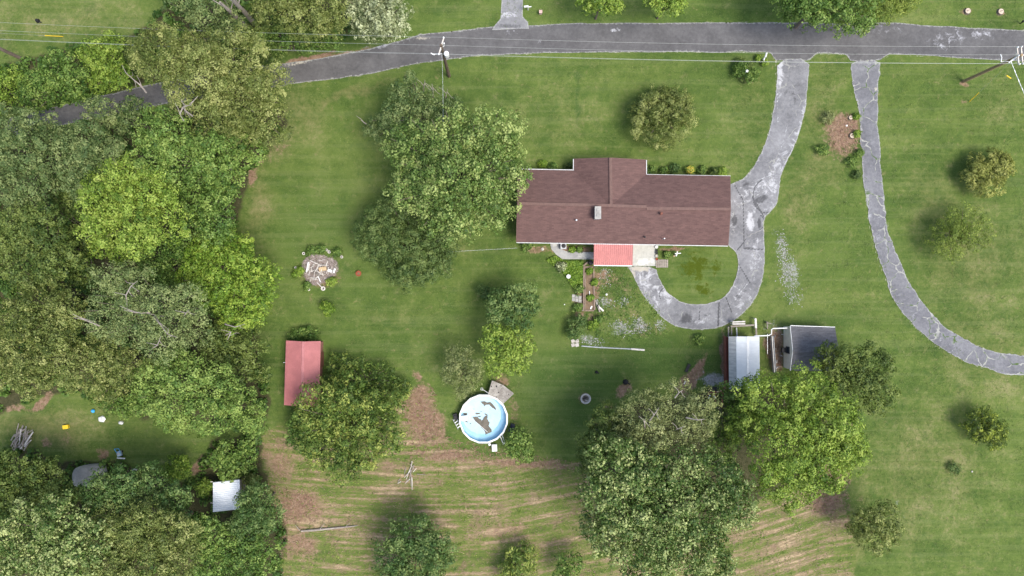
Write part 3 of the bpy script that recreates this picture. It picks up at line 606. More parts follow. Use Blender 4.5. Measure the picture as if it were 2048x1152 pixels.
c = MB(); c.box((f0.x - .38, P(0, 700, 1.2).y, 1.2), (.62, .6, .45)); setp(c.build("air_conditioner", m_dark, gs))

# ------------------------------------------------------------------ tin shed bottom left
ts = thing("tin_shed", "small shed with a pale blue-white ribbed tin roof among the trees", "shed", P(455, 992))
t0, t1, t2, t3 = P(426, 966, 2.4), P(479, 960, 2.7), P(481, 1017, 2.7), P(426, 1023, 2.4)
c = MB(); c.slab([t0, t1, t2, t3], .05); ribs(c, t0, t3, t2, t1, 14, .07, .06); c.build("roof", m_tin, ts)
c = MB(); c.slab([Vector((p.x, p.y, 2.3)) for p in (t0 + Vector((.2, -.2, 0)), t1 + Vector((-.2, -.2, 0)), t2 + Vector((-.2, .2, 0)), t3 + Vector((.2, .2, 0)))], 2.3); c.build("wall", m_oldwood, ts)
for yy in (963.5, 1006):
    c = MB(); c.bar(P(426, yy, 2.25), P(421, yy, 2.25), .07); c.build("rafter_end", m_paleboard, ts)

# ------------------------------------------------------------------ pool and what stands round it
pc_ = P(967, 838, 1.2); pool = thing("swimming_pool", "round above-ground pool with a white rim and dirty pale blue liner", "pool", (pc_.x, pc_.y, 0))
N = 16; R_ = 2.98
def ring(rad, z, off=(0, 0)): return [Vector((pc_.x + off[0] + rad * math.cos(2 * math.pi * (k + .5) / N), pc_.y + off[1] + rad * math.sin(2 * math.pi * (k + .5) / N), z)) for k in range(N)]
def loft(rings, caplast=False):
    m = MB(); vs = sum(rings, []); fs = []
    for i in range(len(rings) - 1):
        for k in range(N): fs.append((i * N + k, i * N + (k + 1) % N, (i + 1) * N + (k + 1) % N, (i + 1) * N + k))
    if caplast: fs.append(tuple((len(rings) - 1) * N + k for k in range(N)))
    return m.add(vs, fs)
loft([ring(R_, 0), ring(R_, 1.16)]).build("wall", M("pool_wall", (.62, .68, .72), (.5, .56, .6), 2, .5), pool)
loft([ring(R_ + .07, 1.17), ring(R_ + .07, 1.22), ring(R_ - .13, 1.22), ring(R_ - .13, 1.17), ring(R_ + .07, 1.17)]).build("rim", m_white, pool)
loft([ring(R_ - .10, 1.2), ring(R_ - .12, .45, (.0, -.0)), ring(R_ - .55, .16, (-.28, .34))]).build("liner_wall", m_linerblue, pool)
loft([ring(R_ - .55, .16, (-.28, .34)), ring(.6, .12, (-.1, .1))], True).build("liner_floor", m_liner, pool)
rnd = random.Random(5)
def splat(name, px, py, pts, z, mat, parent, t=.02):
    q = []
    for i in range(len(pts)):
        a, b = pts[i], pts[(i + 1) % len(pts)]; L = math.hypot(b[0] - a[0], b[1] - a[1]); k = max(1, int(L / 1.6))
        for j in range(k): q.append((a[0] + (b[0] - a[0]) * j / k + rnd.uniform(-.12, .12) * min(L, 6), a[1] + (b[1] - a[1]) * j / k + rnd.uniform(-.12, .12) * min(L, 6)))
    pts = q
    m = MB(); m.slab([P(px + a, py + b, z) for a, b in pts], t); return m.build(name, mat, parent)
def ragged(rx, ry, rot=0, n=26, j=.3):
    o = []; a = math.radians(rot)
    for k in range(n):
        t = 2 * math.pi * k / n; q = 1 + rnd.uniform(-j, j); x = rx * q * math.cos(t); y = ry * q * math.sin(t)
        o.append((x * math.cos(a) - y * math.sin(a), x * math.sin(a) + y * math.cos(a)))
    return o
wl = .19
splat("leaf_sludge", 967, 855, [(-22, -22), (-12, -21), (-3, -13), (2, -22), (9, -24), (7, -16), (13, -10), (10, -4), (16, 3), (17, 12), (14, 15), (4, 14), (2, 5), (-3, 2), (-8, -6), (-16, -12)], wl, m_sludge, pool)
splat("leaf_sludge", 972, 808, [(-11, -5), (-3, -6), (2, -3), (8, -4), (14, 1), (19, 7), (20, 13), (14, 8), (7, 2), (0, 1), (-3, 5), (-6, 1)], wl, m_sludge, pool)
for (a, b, rx, ry, ro) in ((931, 828, 4, 2, 10), (933, 843, 3, 1.2, 30), (955, 827, 5, 1.5, 0), (972, 829, 3, 1.3, 10), (959, 833, 3, 1, 0), (962, 823, 1.5, .8, 0), (948, 818, 1.2, .8, 0), (941, 847, 1.5, .8, 0), (925, 836, 1.5, 1, 0), (980, 818, 1, .8, 0)):
    splat("leaf_sludge", a, b, ragged(rx, ry, ro, 12), wl, m_sludge, pool)
c = MB(); c.box(P(929, 836, .45), (.72, .62, .5), .1); setp(c.build("skimmer_step", m_white, pool))
c = MB(); c.tube([P(944, 837, .30), P(975, 864, .26)], .028, 6); setp(c.build("skimmer_pole", m_white, None, P(944, 837, .3)), "thin white pole lying slantwise across the floor of the pool", "pole")
# weathered deck
dk = thing("pool_deck", "weathered grey plank deck with gnawed holes against the pool rim", "deck", P(1002, 784))
dpl = [P(984, 761, 1.15), P(1006, 770, 1.15), P(1028, 787, 1.15), P(1018, 797, 1.15), P(1006, 808, 1.15), P(991, 799, 1.15), P(975, 792, 1.15)]
c = MB(); c.slab(dpl, .05); dp = c.build("deck_boards", m_deck, dk)
cc = sum(dpl, Vector()) / 7
for q in dpl[::2]:
    c = MB(); v = q.lerp(cc, .12); c.box((v.x, v.y, .55), (.1, .1, 1.1)); c.build("leg", m_oldwood, dk)
for (a, b, rx) in ((993, 773, 1.6), (983, 773, 1), (997, 785, 1.3), (1002, 772, .8), (993, 794, 1.0), (1017, 789, .9)):
    splat("hole", a, b, ragged(rx, rx * 1.2, 0, 9), 1.156, m_black, dp, .004)
# ladders
def ladder(name, label, a, b, za, zb, w_=.45, n=4, mat=None):
    t = thing(name, label, "ladder", (a[0], a[1], 0)); a = Vector((a[0], a[1], za)); b = Vector((b[0], b[1], zb)); d = (b - a).normalized(); s = d.cross(Vector((0, 0, 1))).normalized() * w_ / 2
    for k in (-1, 1):
        c = MB(); c.tube([a + s * k, b + s * k], .035, 6); c.build("rail", mat or m_white, t)
    for i in range(n):
        c = MB(); q = a.lerp(b, (i + .5) / n); c.bar(q - s, q + s, .10, .04); c.build("rung", mat or m_white, t)
    return t
v1, v2 = P(909, 836), P(921, 852)
ladder("pool_ladder", "white ladder leaning on the left side of the pool", v1, v2, .1, 1.25, .5, 4)
v1, v2 = P(964, 778, .9), P(978, 787, 1.2)
pt = thing("pool_light_arm", "thin white arm with a square loop beside the weathered pool deck", "bracket", (v1.x, v1.y, 0))
c = MB(); c.bar(v1, v2, .05); c.build("arm", m_white, pt); c = MB(); c.tube([v1 + Vector((-.15, -.12, 0)), v1 + Vector((.1, -.16, 0)), v1 + Vector((.12, .12, 0)), v1 + Vector((-.12, .15, 0)), v1 + Vector((-.15, -.12, 0))], .03, 6); c.build("loop", m_white, pt)
c = MB(); c.tube([Vector((v1.x, v1.y, 0)), v1], .03, 6); c.build("post", m_white, pt)
v1, v2 = P(1009, 884), P(1003, 872, 1.2)
pl2 = thing("pool_ladder", "short white handrail ladder at the lower right rim of the pool beside the shrub", "ladder", (v1.x, v1.y, 0))
for k in (-.14, .14):
    c = MB(); c.tube([Vector((v1.x + k, v1.y, 0)), Vector((v1.x + k, v1.y, 1.3)), Vector((v2.x + k, v2.y, 1.45)), Vector((v2.x + k, v2.y + .1, 1.15))], .035, 6); c.build("rail", m_white, pl2)
for z in (.3, .6, .9): 
    c = MB(); c.bar((v1.x - .14, v1.y, z), (v1.x + .14, v1.y, z), .1, .04); c.build("rung", m_white, pl2)
fp = thing("filter_pump", "white filter box standing just below the pool", "pump", P(989, 896))
c = MB(); v = P(989, 896, .5); c.box((v.x, v.y, .25), (.58, .78, .5), .05); c.box((v.x, v.y, .53), (.64, .84, .06), .05); c.build("housing", m_white, fp)
c = MB(); v2 = P(979, 889, .3); c.lathe((v2.x, v2.y, 0), [(.16, 0), (.17, .3), (.1, .36)], 12); c.build("filter_canister", m_white, fp)
c = MB(); c.tube([(v2.x, v2.y, .2), (v2.x + .1, v2.y + .4, .25), (v2.x + .3, v2.y + .7, .5)], .03, 6); c.build("hose", m_galv, fp)
c = MB(); c.tube([(v2.x + .3, v2.y + .05, .3), (v.x - .2, v.y + .1, .3)], .04, 6); c.build("hose", m_galv, fp)
c = MB(); v = P(911, 833, .3); c.box((v.x, v.y, .25), (.5, .7, .5), .3); c.lathe((v.x, v.y, .5), [(.2, 0), (.18, .12)], 12); setp(c.build("sand_filter", m_dark, None, (v.x, v.y, 0)), "black box shaped filter beside the ladder left of the pool", "filter")
c = MB(); v = P(1024, 855); c.tube([(v.x - .12, v.y - .55, .28), (v.x + .12, v.y + .5, .28)], .27, 14); c.tube([(v.x - .2, v.y - .5, .3), (v.x - .1, v.y - .1, .3)], .32, 14); setp(c.build("drum", M("navy_plastic", (.02, .025, .05), (.012, .015, .03), 3, .4), None, (v.x, v.y, 0)), "dark blue drum lying on its side right of the pool", "drum")

# ------------------------------------------------------------------ utility poles and lines
def pole(label, base, h, mat, arm_xy, arms, trans=True, lean=(0, 0)):
    b = P(*base); t = thing("utility_pole", label, "utility pole", b)
    top = Vector((b.x + lean[0], b.y + lean[1], h))
    c = MB(); c.tube([b + Vector((0, 0, -.3)), top], [.22, .15], 10); c.build("shaft", mat, t)
    ax = Vector((arm_xy[0], arm_xy[1], 0)); s = Vector((ax.y, -ax.x, 0)).normalized()
    for dx in arms:
        c = MB(); q = top + s * dx + Vector((0, 0, -.35)); c.bar(q - ax, q + ax, .12, .14); am = c.build("crossarm", m_arm, t)
        for k in (-.95, 0, .95):
            c = MB(); w_ = q + ax * k; c.lathe((w_.x, w_.y, w_.z + .07), [(.05, 0), (.10, .05), (.06, .10), (.09, .14), (.04, .2)], 10); c.build("insulator", m_white, am)
    for k in (-.6, .6):
        c = MB(); c.bar(top + ax * k + s * arms[0] + Vector((0, 0, -.42)), top + Vector((0, 0, -1.1)), .05); c.build("brace", m_galv, t)
    return t, top, ax, s
p1, top1, ax1, s1 = pole("dark utility pole with one crossarm and a transformer can by the lane above the lawn", (898, 152), 10.9, m_pole, (.28, .95), (.0,), lean=(.1, .1))
c = MB(); v = top1 + Vector((.42, -.35, -2.0)); c.lathe(v, [(.05, -.55), (.27, -.5), (.29, .35), (.2, .45), (.06, .5)], 14); c.build("transformer", m_white, p1)
c = MB(); v = top1 + Vector((.22, .22, -.9)); c.tube([v, v + Vector((.1, .05, .75))], .07, 8); c.bar(v, top1 + Vector((0, 0, -1.0)), .06); c.build("fuse_cutout", m_white, p1)
c = MB(); v = top1 + Vector((-.35, -.6, -1.2)); c.bar(v + Vector((-.7, 0, 0)), v + Vector((.3, .05, 0)), .06); c.bar(v + Vector((-.9, .12, 0)), v + Vector((-.5, -.08, 0)), .10, .12); c.build("spacer_bracket", m_white, p1)
p2, top2, ax2, s2 = pole("tall brown utility pole with double crossarms at the right edge beside the lane", (1927, 163), 10.1, m_poletan, (-.10, .98), (-.22, .22))
c = MB(); v = top2 + Vector((-.5, -.35, -.9)); c.bar(v, top2 + Vector((-.1, 0, -.6)), .16, .16); c.bar(v + Vector((-.35, -.25, 0)), v + Vector((.1, .1, .1)), .12, .12); c.build("cutout_bracket", m_white, p2)
c = MB(); v = top2 + Vector((-1.5, .1, -1.2)); c.tube([v + Vector((0, -.5, 0)), v + Vector((.08, 0, 0)), v + Vector((-.05, .35, 0))], .05, 8); c.bar(v + Vector((0, -.5, 0)), (top2.x, top2.y - .1, top2.z - 2.0), .05); c.build("pole_bracket", m_white, p2)
p3, top3, ax3, s3 = pole("grey utility pole leaning over the rough grass at the upper left edge", (51, 121), 10.9, M("grey_pole_wood", (.20, .16, .13), (.12, .09, .07), 2, .9), (.1, .95), (0,))
def wire(label, a, b, sag, grp="power lines along the lane", rr=.010, name="power_line"):
    c = MB(); c.tube(seg3(a, b, 24, sag), rr, 5); setp(c.build(name, m_wire, None, Vector(a)), label, "power line", grp)
offs = [(.95, -.1, "top"), (.02, -.1, "second"), (-.5, -1.6, "third"), (-.95, -.1, "bottom")]
for k, dz, nm in offs:
    pa_ = top1 + ax1 * k + Vector((0, 0, dz)); pb_ = top2 + ax2 * k + Vector((0, 0, dz)); pc3 = top3 + ax3 * k + Vector((0, 0, dz))
    wire(f"{nm} overhead wire between the dark pole and the tall brown pole at the right", pa_, pb_, .8)
    wire(f"{nm} overhead wire from the dark pole left over the trees to the grey pole", pa_, pc3, .6)
    wire(f"{nm} overhead wire running off the right edge from the tall brown pole", pb_, pb_ + Vector((26, 8 + k * .4, 0)), .4)
    wire(f"{nm} overhead wire running off the left edge from the grey pole", pc3, pc3 + Vector((-26, 3 + k * .4, 0)), .4)
def cable(label, a, b, sag=.3, rr=.008):
    c = MB(); pts = seg3(a, b, 60, sag); c.tube(pts, rr, 5)
    off = [p + Vector((.03 * math.cos(i * 1.3), .03 * math.sin(i * 1.3), .02)) for i, p in enumerate(pts)]; c.tube(off, rr * .8, 4)
    setp(c.build("service_cable", m_galv, None, Vector(a)), label, "cable")
cable("twisted service cable dropping from the dark pole into the big maple", top1 + Vector((-.1, -.2, -2)), P(886, 260, 8.5), .6)
cable("twisted service cable reaching from the left corner of the house towards the dark round tree", P(1034, 496, 3.0), P(885, 504, 4.5), .3)
cable("twisted service cable dropping from the tall brown pole past the right edge", top2 + Vector((-.1, -.2, -1.6)), top2 + Vector((7.5, -12, -4)), .3, .03)
def guy(label, top, anchor, y0, y1, grp="yellow guy wire guards"):
    c = MB(); c.tube([top, anchor], .012, 4); cab = c.build("guy_wire", m_wire, None, anchor); setp(cab, "thin stay wire above the " + label, "stay wire")
    d = (top - anchor); c = MB(); c.tube([anchor + d * y0, anchor + d * y1], .05, 6); o = setp(c.build("guy_guard", m_yellow, None, anchor), label, "wire guard", grp)
guy("yellow guard near the foot of the right pole", top2 + Vector((0, 0, -1)), P(1939, 203), .0, .22)
c = MB(); c.bar(P(2013, 151, 3), P(2022, 157, 3), .1, .1); setp(c.build("guy_guard", m_yellow, None, P(2017, 154, 3)), "short yellow marker hanging on the cable near the right edge pole", "wire guard", "yellow guy wire guards")
guy("yellow guard in the upper left rough grass", Vector((top3.x, top3.y, 10)), P(126, 73), .0, .2)

# ------------------------------------------------------------------ small things
def single(mb, name, mat, loc, label, cat, group=None, smooth=False):
    return setp(mb.build(name, mat, None, loc, smooth), label, cat, group)
# AC unit, barrel, pots near the patio
ac = thing("heat_pump", "square grey heat pump with a black fan against the back wall of the house", "heat pump", P(1127, 493))
v = P(1127, 492, .8); c = MB(); c.box((v.x, v.y, .4), (.72, .72, .8)); c.build("cabinet", m_gutterlight, ac)
c = MB(); c.lathe((v.x + .02, v.y + .02, .8), [(.27, 0), (.27, .03), (.1, .05)], 18); c.build("fan_grille", m_dark, ac)
v = P(1182, 525, .8); c = MB(); c.lathe((v.x, v.y, 0), [(.28, 0), (.33, .4), (.28, .82), (.24, .84), (.22, .78)], 18); single(c, "rain_barrel", m_dark, (v.x, v.y, 0), "black rain barrel at the lower left corner of the red porch roof", "barrel")
v = P(1137, 553, .6); bb = thing("bird_bath", "white bird bath in the green flower bed below the path", "bird bath", (v.x, v.y, 0))
c = MB(); c.lathe((v.x, v.y, 0), [(.16, 0), (.07, .1), (.07, .5), (.12, .56)], 14); c.build("pedestal", m_white, bb)
c = MB(); c.lathe((v.x, v.y, .56), [(.1, 0), (.26, .08), (.25, .1), (.12, .05)], 18); c.build("bowl", m_white, bb)
potlab = [("white rounded pot nearest the back wall at the head of the patio pot row", 494, .17, m_white), ("small dark pot second from the wall in the patio pot row", 501, .14, m_dark), ("dark pot in the middle of the patio pot row", 506, .15, m_dark),
          ("pale grey pot second last in the patio pot row", 512, .16, m_stone), ("brown pot at the lawn end of the patio pot row", 518, .15, m_terra)]
for lb, yy, rr_, mt in potlab:
    v = P(1313.5, yy, .3); c = MB(); c.lathe((v.x, v.y, 0), [(rr_ * .7, 0), (rr_, .28), (rr_ * 1.1, .3), (rr_ * .9, .3), (rr_ * .85, .22)], 14); single(c, "flower_pot", mt, (v.x, v.y, 0), lb, "pot", "pots along the patio edge")
pl_ = thing("wooden_pallet", "grey slatted pallet lying on the lawn at the corner of the patio", "pallet", P(1324, 527))
for i in range(6):
    c = MB(); v = P(1313.5 + i * 4.2, 527, .12); c.box((v.x, v.y, .13), (.2, 1.02, .03)); c.build("slat", m_wood, pl_)
for yy in (521, 527, 533):
    c = MB(); v = P(1324, yy, 0); c.box((v.x, v.y, .055), (1.45, .1, .11)); c.build("runner", m_oldwood, pl_)
v = P(1353, 508, .5); orn = thing("garden_windmill", "white garden windmill ornament on the lawn behind the house", "ornament", (v.x, v.y, 0))
c = MB(); c.tube([(v.x, v.y - .1, 0), (v.x, v.y, 1.0)], [.12, .04], 6); c.build("tower", m_white, orn)
c = MB(); c.bar((v.x - .12, v.y - .3, .9), (v.x + .02, v.y + .3, .95), .12, .03); c.bar((v.x - .3, v.y + .02, .95), (v.x + .45, v.y + .08, .95), .1, .03); c.build("blades", m_white, orn)
for lb, a, b, mt, s_ in (("orange stone by the pots on the flower bed right of the patio", 1348, 512, m_tan, .12), ("white stone in the flower bed right of the patio", 1334, 504, m_white, .16), ("pale stone at the corner of the house by the bed left of the path", 1085, 498, m_stone, .22),
                         ("small white stone on the lawn left of the bird bath bed", 1129, 609, m_white, .08), ("pale stone by the south end of the timber planter", 1170, 676, m_stone, .1), ("white stone on the lawn near the gravel below the patio", 1213, 589, m_white, .14), ("pale stone lying on the lawn below the small shrub at the right", 1944, 943, m_stone, .12),
                         ("pale stone in the mulch bed between the two stumps", 1693, 251, m_white, .14)):
    v = P(a, b); c = MB(); rr = random.Random(int(a)); c.lathe((v.x, v.y, -.02), [(s_ * .9, 0), (s_, s_ * .4), (s_ * .6, s_ * .8)], 7); single(c, "stone", mt, v, lb, "stone")
# timber planter
tp = thing("raised_bed", "long narrow raised bed edged with old landscape timbers and bare soil", "raised bed", P(1178, 580))
c = MB(); c.slab([P(1170, 536, .22), P(1186, 536, .22), P(1187, 620, .22), P(1170, 620, .22)], .2); c.build("soil", m_soil, tp)
for (a, b, d) in (((1168, 533), (1167, 622), .2), ((1187, 535), (1189, 620), .2), ((1171, 545), (1170, 620), .12), ((1170, 534), (1188, 535), .2), ((1169, 621), (1188, 621), .18)):
    c = MB(); c.bar(P(*a, .22), P(*b, .22), d, .24); c.build("timber", m_timber, tp)
for lb, a, b, w_, mt in (("broken white board standing at the lower left end of the raised bed", (1168, 611), (1166, 622), .14, m_white), ("white board end at the lower right end of the raised bed", (1184, 612), (1181, 618), .16, m_white),
                     ("thin white stick inside the raised bed", (1179, 582), (1179, 591), .08, m_white), ("pale plank lying aslant right of the raised bed", (1194, 610), (1207, 622), .2, m_paleboard),
                     ("dark plank lying along the right side of the raised bed", (1191, 600), (1200, 624), .18, m_oldwood), ("curved dark timber beside the rain barrel at the head of the raised bed", (1167, 532), (1176, 524), .2, m_timber)):
    c = MB(); c.bar(P(*a, .3), P(*b, .3), w_, .06); single(c, "plank", mt, P(*a), lb, "plank")
c = MB()
for i in range(3):
    for j in range(2): v = P(1147 + i * 6.5, 592 + j * 7 + i * 1.5); c.box((v.x, v.y, .03), (.37, .4, .08), -.1)
single(c, "paving_blocks", m_conc, P(1153, 596), "patch of grey paving blocks left of the raised bed", "paving")
c = MB()
for i in range(2):
    for j in range(2): v = P(1146 + i * 8, 682 + j * 8); c.box((v.x, v.y, .03), (.44, .42, .08), .3)
single(c, "paving_blocks", m_stone, P(1150, 686), "broken pinkish slabs at the left end of the long pipe", "paving")
lp = thing("long_pipe", "long thin grey pipe lying across the back lawn under the gravel patches", "pipe", P(1165, 693))
c = MB(); c.tube([P(1163, 692, .08), P(1200, 695, .08), P(1262, 698, .08)], .07, 8); c.build("tube", m_gutterlight, lp)
c = MB(); c.tube([P(1262, 698, .1), P(1289, 700, .1)], .12, 8); c.build("coupling", m_paleboard, lp)
# fire pit
fpit = thing("fire_pit", "round stone-ringed fire pit with ash on the lawn", "fire pit", P(1171, 797))
c = MB(); c.lathe(P(1171, 797), [(.62, 0), (.66, .22), (.62, .27), (.5, .26), (.48, .06)], 22); c.build("ring", m_stone, fpit)
c = MB(); c.lathe(P(1171, 797), [(.49, .0), (.4, .07)], 16); c.build("ash", m_sludge, fpit)
for (a, b, rz) in ((1169, 797, .4), (1173, 800, 1.3), (1171, 794, 2.2)):
    c = MB(); c.bar(P(a - 3, b, .13), P(a + 3, b + 2 * math.sin(rz), .13), .08); c.build("charred_log", m_stone if a == 1173 else m_black, fpit)
for lb, a, b, s_ in (("black charred stump in the brown patch right of the fire pit", 1251, 764, .36), ("small dark stump on the lawn above the fire pit", 1193, 744, .2), ("dark object in the rough grass at the upper left corner", 76, 42, .28)):
    v = P(a, b); c = MB(); c.lathe(v, [(s_, 0), (s_ * .8, .15), (s_ * .7, .3), (s_ * .3, .34)], 9); c.bar(v + Vector((0, 0, .05)), v + Vector((s_ * 1.6, -s_ * .8, .05)), .14, .1); single(c, "stump", m_black, v, lb, "stump")
def stump(lb, a, b, s_):
    t = thing("tree_stump", lb, "stump", P(a, b)); v = P(a, b)
    c = MB(); c.lathe(v, [(s_ * 1.25, -.05), (s_ * 1.02, .12), (s_, .22)], 13); c.build("bark", m_bark, t)
    c = MB(); c.lathe(v, [(s_ * .93, .2), (s_ * .9, .235), (s_ * .3, .24), (s_ * .28, .26)], 13); c.build("cut_face", m_stump, t)
    c = MB(); c.bar(v + Vector((-s_ * .6, -.02, .25)), v + Vector((s_ * .5, .1, .25)), .05, .03); c.build("crack", m_dark, t)
stump("pale cut stump in the mown grass beyond the lane, left one of the pair", 1934, 23, .36); stump("pale cut stump in the mown grass beyond the lane, right one of the pair", 2000, 24, .36)
stump("split pale stump in the lower part of the mulch bed", 1703, 272, .32); stump("round stump at the top of the mulch bed", 1700, 236, .26)
# mailboxes, post lamp
def mailbox(lb, a, b, dirx, diry, mat, mp):
    t = thing("mailbox", lb, "mailbox", P(a, b)); v = P(a, b); d = Vector((dirx, diry, 0)).normalized()
    c = MB(); c.box((v.x, v.y, .55), (.1, .1, 1.1)); c.build("post", mp, t)
    q = v + d * .25; c = MB(); c.bar(Vector((q.x, q.y, 1.16)) - d * .28, Vector((q.x, q.y, 1.16)) + d * .28, .2, .14); c.tube([Vector((q.x, q.y, 1.22)) - d * .28, Vector((q.x, q.y, 1.22)) + d * .28], .1, 12); c.build("box", mat, t)
    c = MB(); c.bar(Vector((v.x, v.y, .95)) - d * .4, Vector((v.x, v.y, .95)) + d * .5, .09); c.build("arm", mp, t)
mailbox("white mailbox on a white post beside the driveway mouth and yellow weeds", 1524, 120, .3, 1, m_white, m_white)
mailbox("white mailbox on a long white arm at the mouth of the side road", 1056, 20, -1, -.1, m_white, m_white)
mailbox("black mailbox at the right edge beyond the lane", 2040, 47, -1, -.3, m_dark, m_dark)
c = MB(); v = P(1081, 27); c.box((v.x, v.y, .3), (.3, .3, .6)); c.box((v.x, v.y, .62), (.4, .4, .06)); single(c, "marker_post", M("pinkish_post", (.55, .38, .32), (.4, .28, .25), 3), v, "short pinkish post in the grass right of the side road", "post")
v = P(1494, 142, 1.8); lt = thing("post_lamp", "white post lamp between the two boxwood bushes", "lamp", (v.x, v.y, 0))
c = MB(); c.tube([(v.x, v.y, 0), (v.x, v.y, 1.6)], .04, 8); c.build("post", m_white, lt); c = MB(); c.lathe((v.x, v.y, 1.6), [(.08, 0), (.15, .2), (.17, .25), (.03, .36)], 8); c.build("lantern", m_white, lt)
# terracotta pot
v = P(717, 547, .35); tpot = thing("flower_pot", "rust red pot standing alone on the lawn beside the dark round tree", "pot", (v.x, v.y, 0))
c = MB(); c.lathe((v.x, v.y, 0), [(.22, 0), (.33, .32), (.36, .38), (.28, .38), (.26, .3)], 16); c.build("pot", m_terra, tpot); c = MB(); c.lathe((v.x, v.y, .26), [(.27, 0), (.1, .06)], 12); c.build("soil", m_soil, tpot)
# things at the lower left clearing
c = MB(); v = P(131, 854, .3); c.box((v.x, v.y, .16), (.62, .42, .32), .15); c.box((v.x, v.y, .35), (.68, .48, .05), .15); single(c, "plastic_tub", m_yellow, (v.x, v.y, 0), "bright yellow tub on the grass of the lower left clearing", "tub")
c = MB(); v = P(186, 822, .2); c.lathe((v.x, v.y, 0), [(.02, 0), (.17, .06), (.24, .2), (.17, .36), (.04, .42)], 14); single(c, "ball", m_blue, (v.x, v.y, 0), "bright blue ball at the edge of the lower left clearing", "ball", smooth=True)
for lb, a, b, s_ in (("larger crumpled white sack on the grass near the blue ball", 205, 838, .42), ("smaller crumpled white sack on the grass right of the blue ball", 243, 845, .28)):
    v = P(a, b); c = MB(); rr = random.Random(a)
    vs = []; n = 12
    for i, (r_, z) in enumerate(((1, .02), (1.05, .14), (.8, .3), (.4, .42))):
        for k in range(n): t = 6.283 * k / n; q = s_ * r_ * rr.uniform(.75, 1.15); vs.append((v.x + q * math.cos(t), v.y + q * math.sin(t) * .85, z * rr.uniform(.8, 1.2)))
    fs = [(i * n + k, i * n + (k + 1) % n, (i + 1) * n + (k + 1) % n, (i + 1) * n + k) for i in range(3) for k in range(n)] + [tuple(3 * n + k for k in range(n))]
    c.add(vs, fs); single(c, "sack", m_white, v, lb, "sack", "white sacks on the clearing")
# covered boat shape
bt = thing("covered_trailer", "rounded grey tarpaulin cover over a trailer beside the leafy trees", "cover", P(172, 952))
out = smooth([(142, 945), (150, 934), (200, 929), (206, 940), (205, 968), (150, 978), (143, 965)], 2)
c = MB(); cx = P(174, 953, 1.4)
rings = []
for (k, z) in ((1.0, .25), (1.0, .9), (.93, 1.25), (.6, 1.45), (.2, 1.5)): rings.append([Vector((cx.x + (P(a, b, 1.2).x - cx.x) * k, cx.y + (P(a, b, 1.2).y - cx.y) * k, z)) for a, b in out])
n = len(out); vs = sum(rings, []); fs = [(i * n + k, (i + 1) * n + k, (i + 1) * n + (k + 1) % n, i * n + (k + 1) % n) for i in range(4) for k in range(n)] + [tuple(4 * n + k for k in range(n - 1, -1, -1))]
c.add(vs, fs); c.build("tarpaulin", M("grey_tarp", (.34, .32, .29), (.24, .225, .21), 1.2, .85), bt, smooth=True)
for a, b in ((155, 970), (195, 965)):
    c = MB(); v = P(a, b); c.tube([(v.x, v.y, .25), (v.x, v.y - .2, .25)], .25, 12); c.build("wheel", m_black, bt)
# junk by the clearing
jk = thing("push_mower", "pale blue and white garden machine in the dark shade above the trees of the clearing", "mower", P(238, 910))
c = MB(); v = P(237, 908, .5); c.box((v.x, v.y, .3), (.5, .6, .3), .3); c.build("body", M("pale_blue_metal", (.42, .52, .60), (.3, .4, .5), 2, .5), jk)
c = MB(); c.lathe((v.x, v.y, .45), [(.2, 0), (.18, .16), (.05, .2)], 12); c.build("engine", m_gutterlight, jk)
c = MB(); c.tube([(v.x - .2, v.y, .4), (v.x - .3, v.y + .7, .9), (v.x + .25, v.y + .75, .9), (v.x + .2, v.y, .4)], .035, 6); c.build("handle", m_blue, jk)
for a, b in ((-.28, -.3), (.28, -.3), (-.28, .25), (.28, .25)):
    c = MB(); c.tube([(v.x + a - .04, v.y + b, .12), (v.x + a + .04, v.y + b, .12)], .12, 10); c.build("wheel", m_black, jk)
c = MB(); c.bar(P(234, 916, .2), P(250, 917, .2), .14, .06); single(c, "plank", m_white, P(242, 917), "white board lying in front of the pale blue garden machine", "plank")
for lb, a, b in (("flat pale stone slab below the pale blue garden machine", 239, 928), ("pale flat slab in the shade at the edge of the lower left trees", 270, 939)):
    c = MB(); v = P(a, b); c.box((v.x, v.y, .08), (.6, .25, .14), .1); single(c, "stone_slab", m_stone, v, lb, "slab")

def sticks(name, label, cat, group, items, mats, z0=.05):
    for i, (a, b, w_, z) in enumerate(items):
        c = MB(); pa = P(*a, z); pb = P(*b, z); mid = pa.lerp(pb, .5) + Vector((rnd.uniform(-.06, .06), rnd.uniform(-.06, .06), 0)); c.tube([pa, mid, pb], [w_, w_ * .85, w_ * .5], 6)
        single(c, name, mats[i % len(mats)], P(*a), label, cat, group)
sticks("branch", "bleached bare branch in the loose heap on the mown field", "branch", "branches heaped on the mown field",
       [((822, 940), (809, 955), .05, .1), ((828, 930), (816, 964), .05, .15), ((823, 932), (813, 958), .045, .2), ((820, 929), (829, 939), .05, .3), ((824, 922), (822, 935), .04, .3), ((821, 942), (822, 972), .06, .2),
        ((820, 958), (810, 967), .05, .12), ((800, 957), (796, 965), .05, .1), ((802, 963), (795, 967), .05, .1), ((834, 948), (852, 950), .04, .1), ((824, 955), (824, 980), .05, .1), ((812, 935), (809, 950), .05, .14), ((826, 944), (833, 936), .04, .2)], [m_paleboard, m_deadwood])
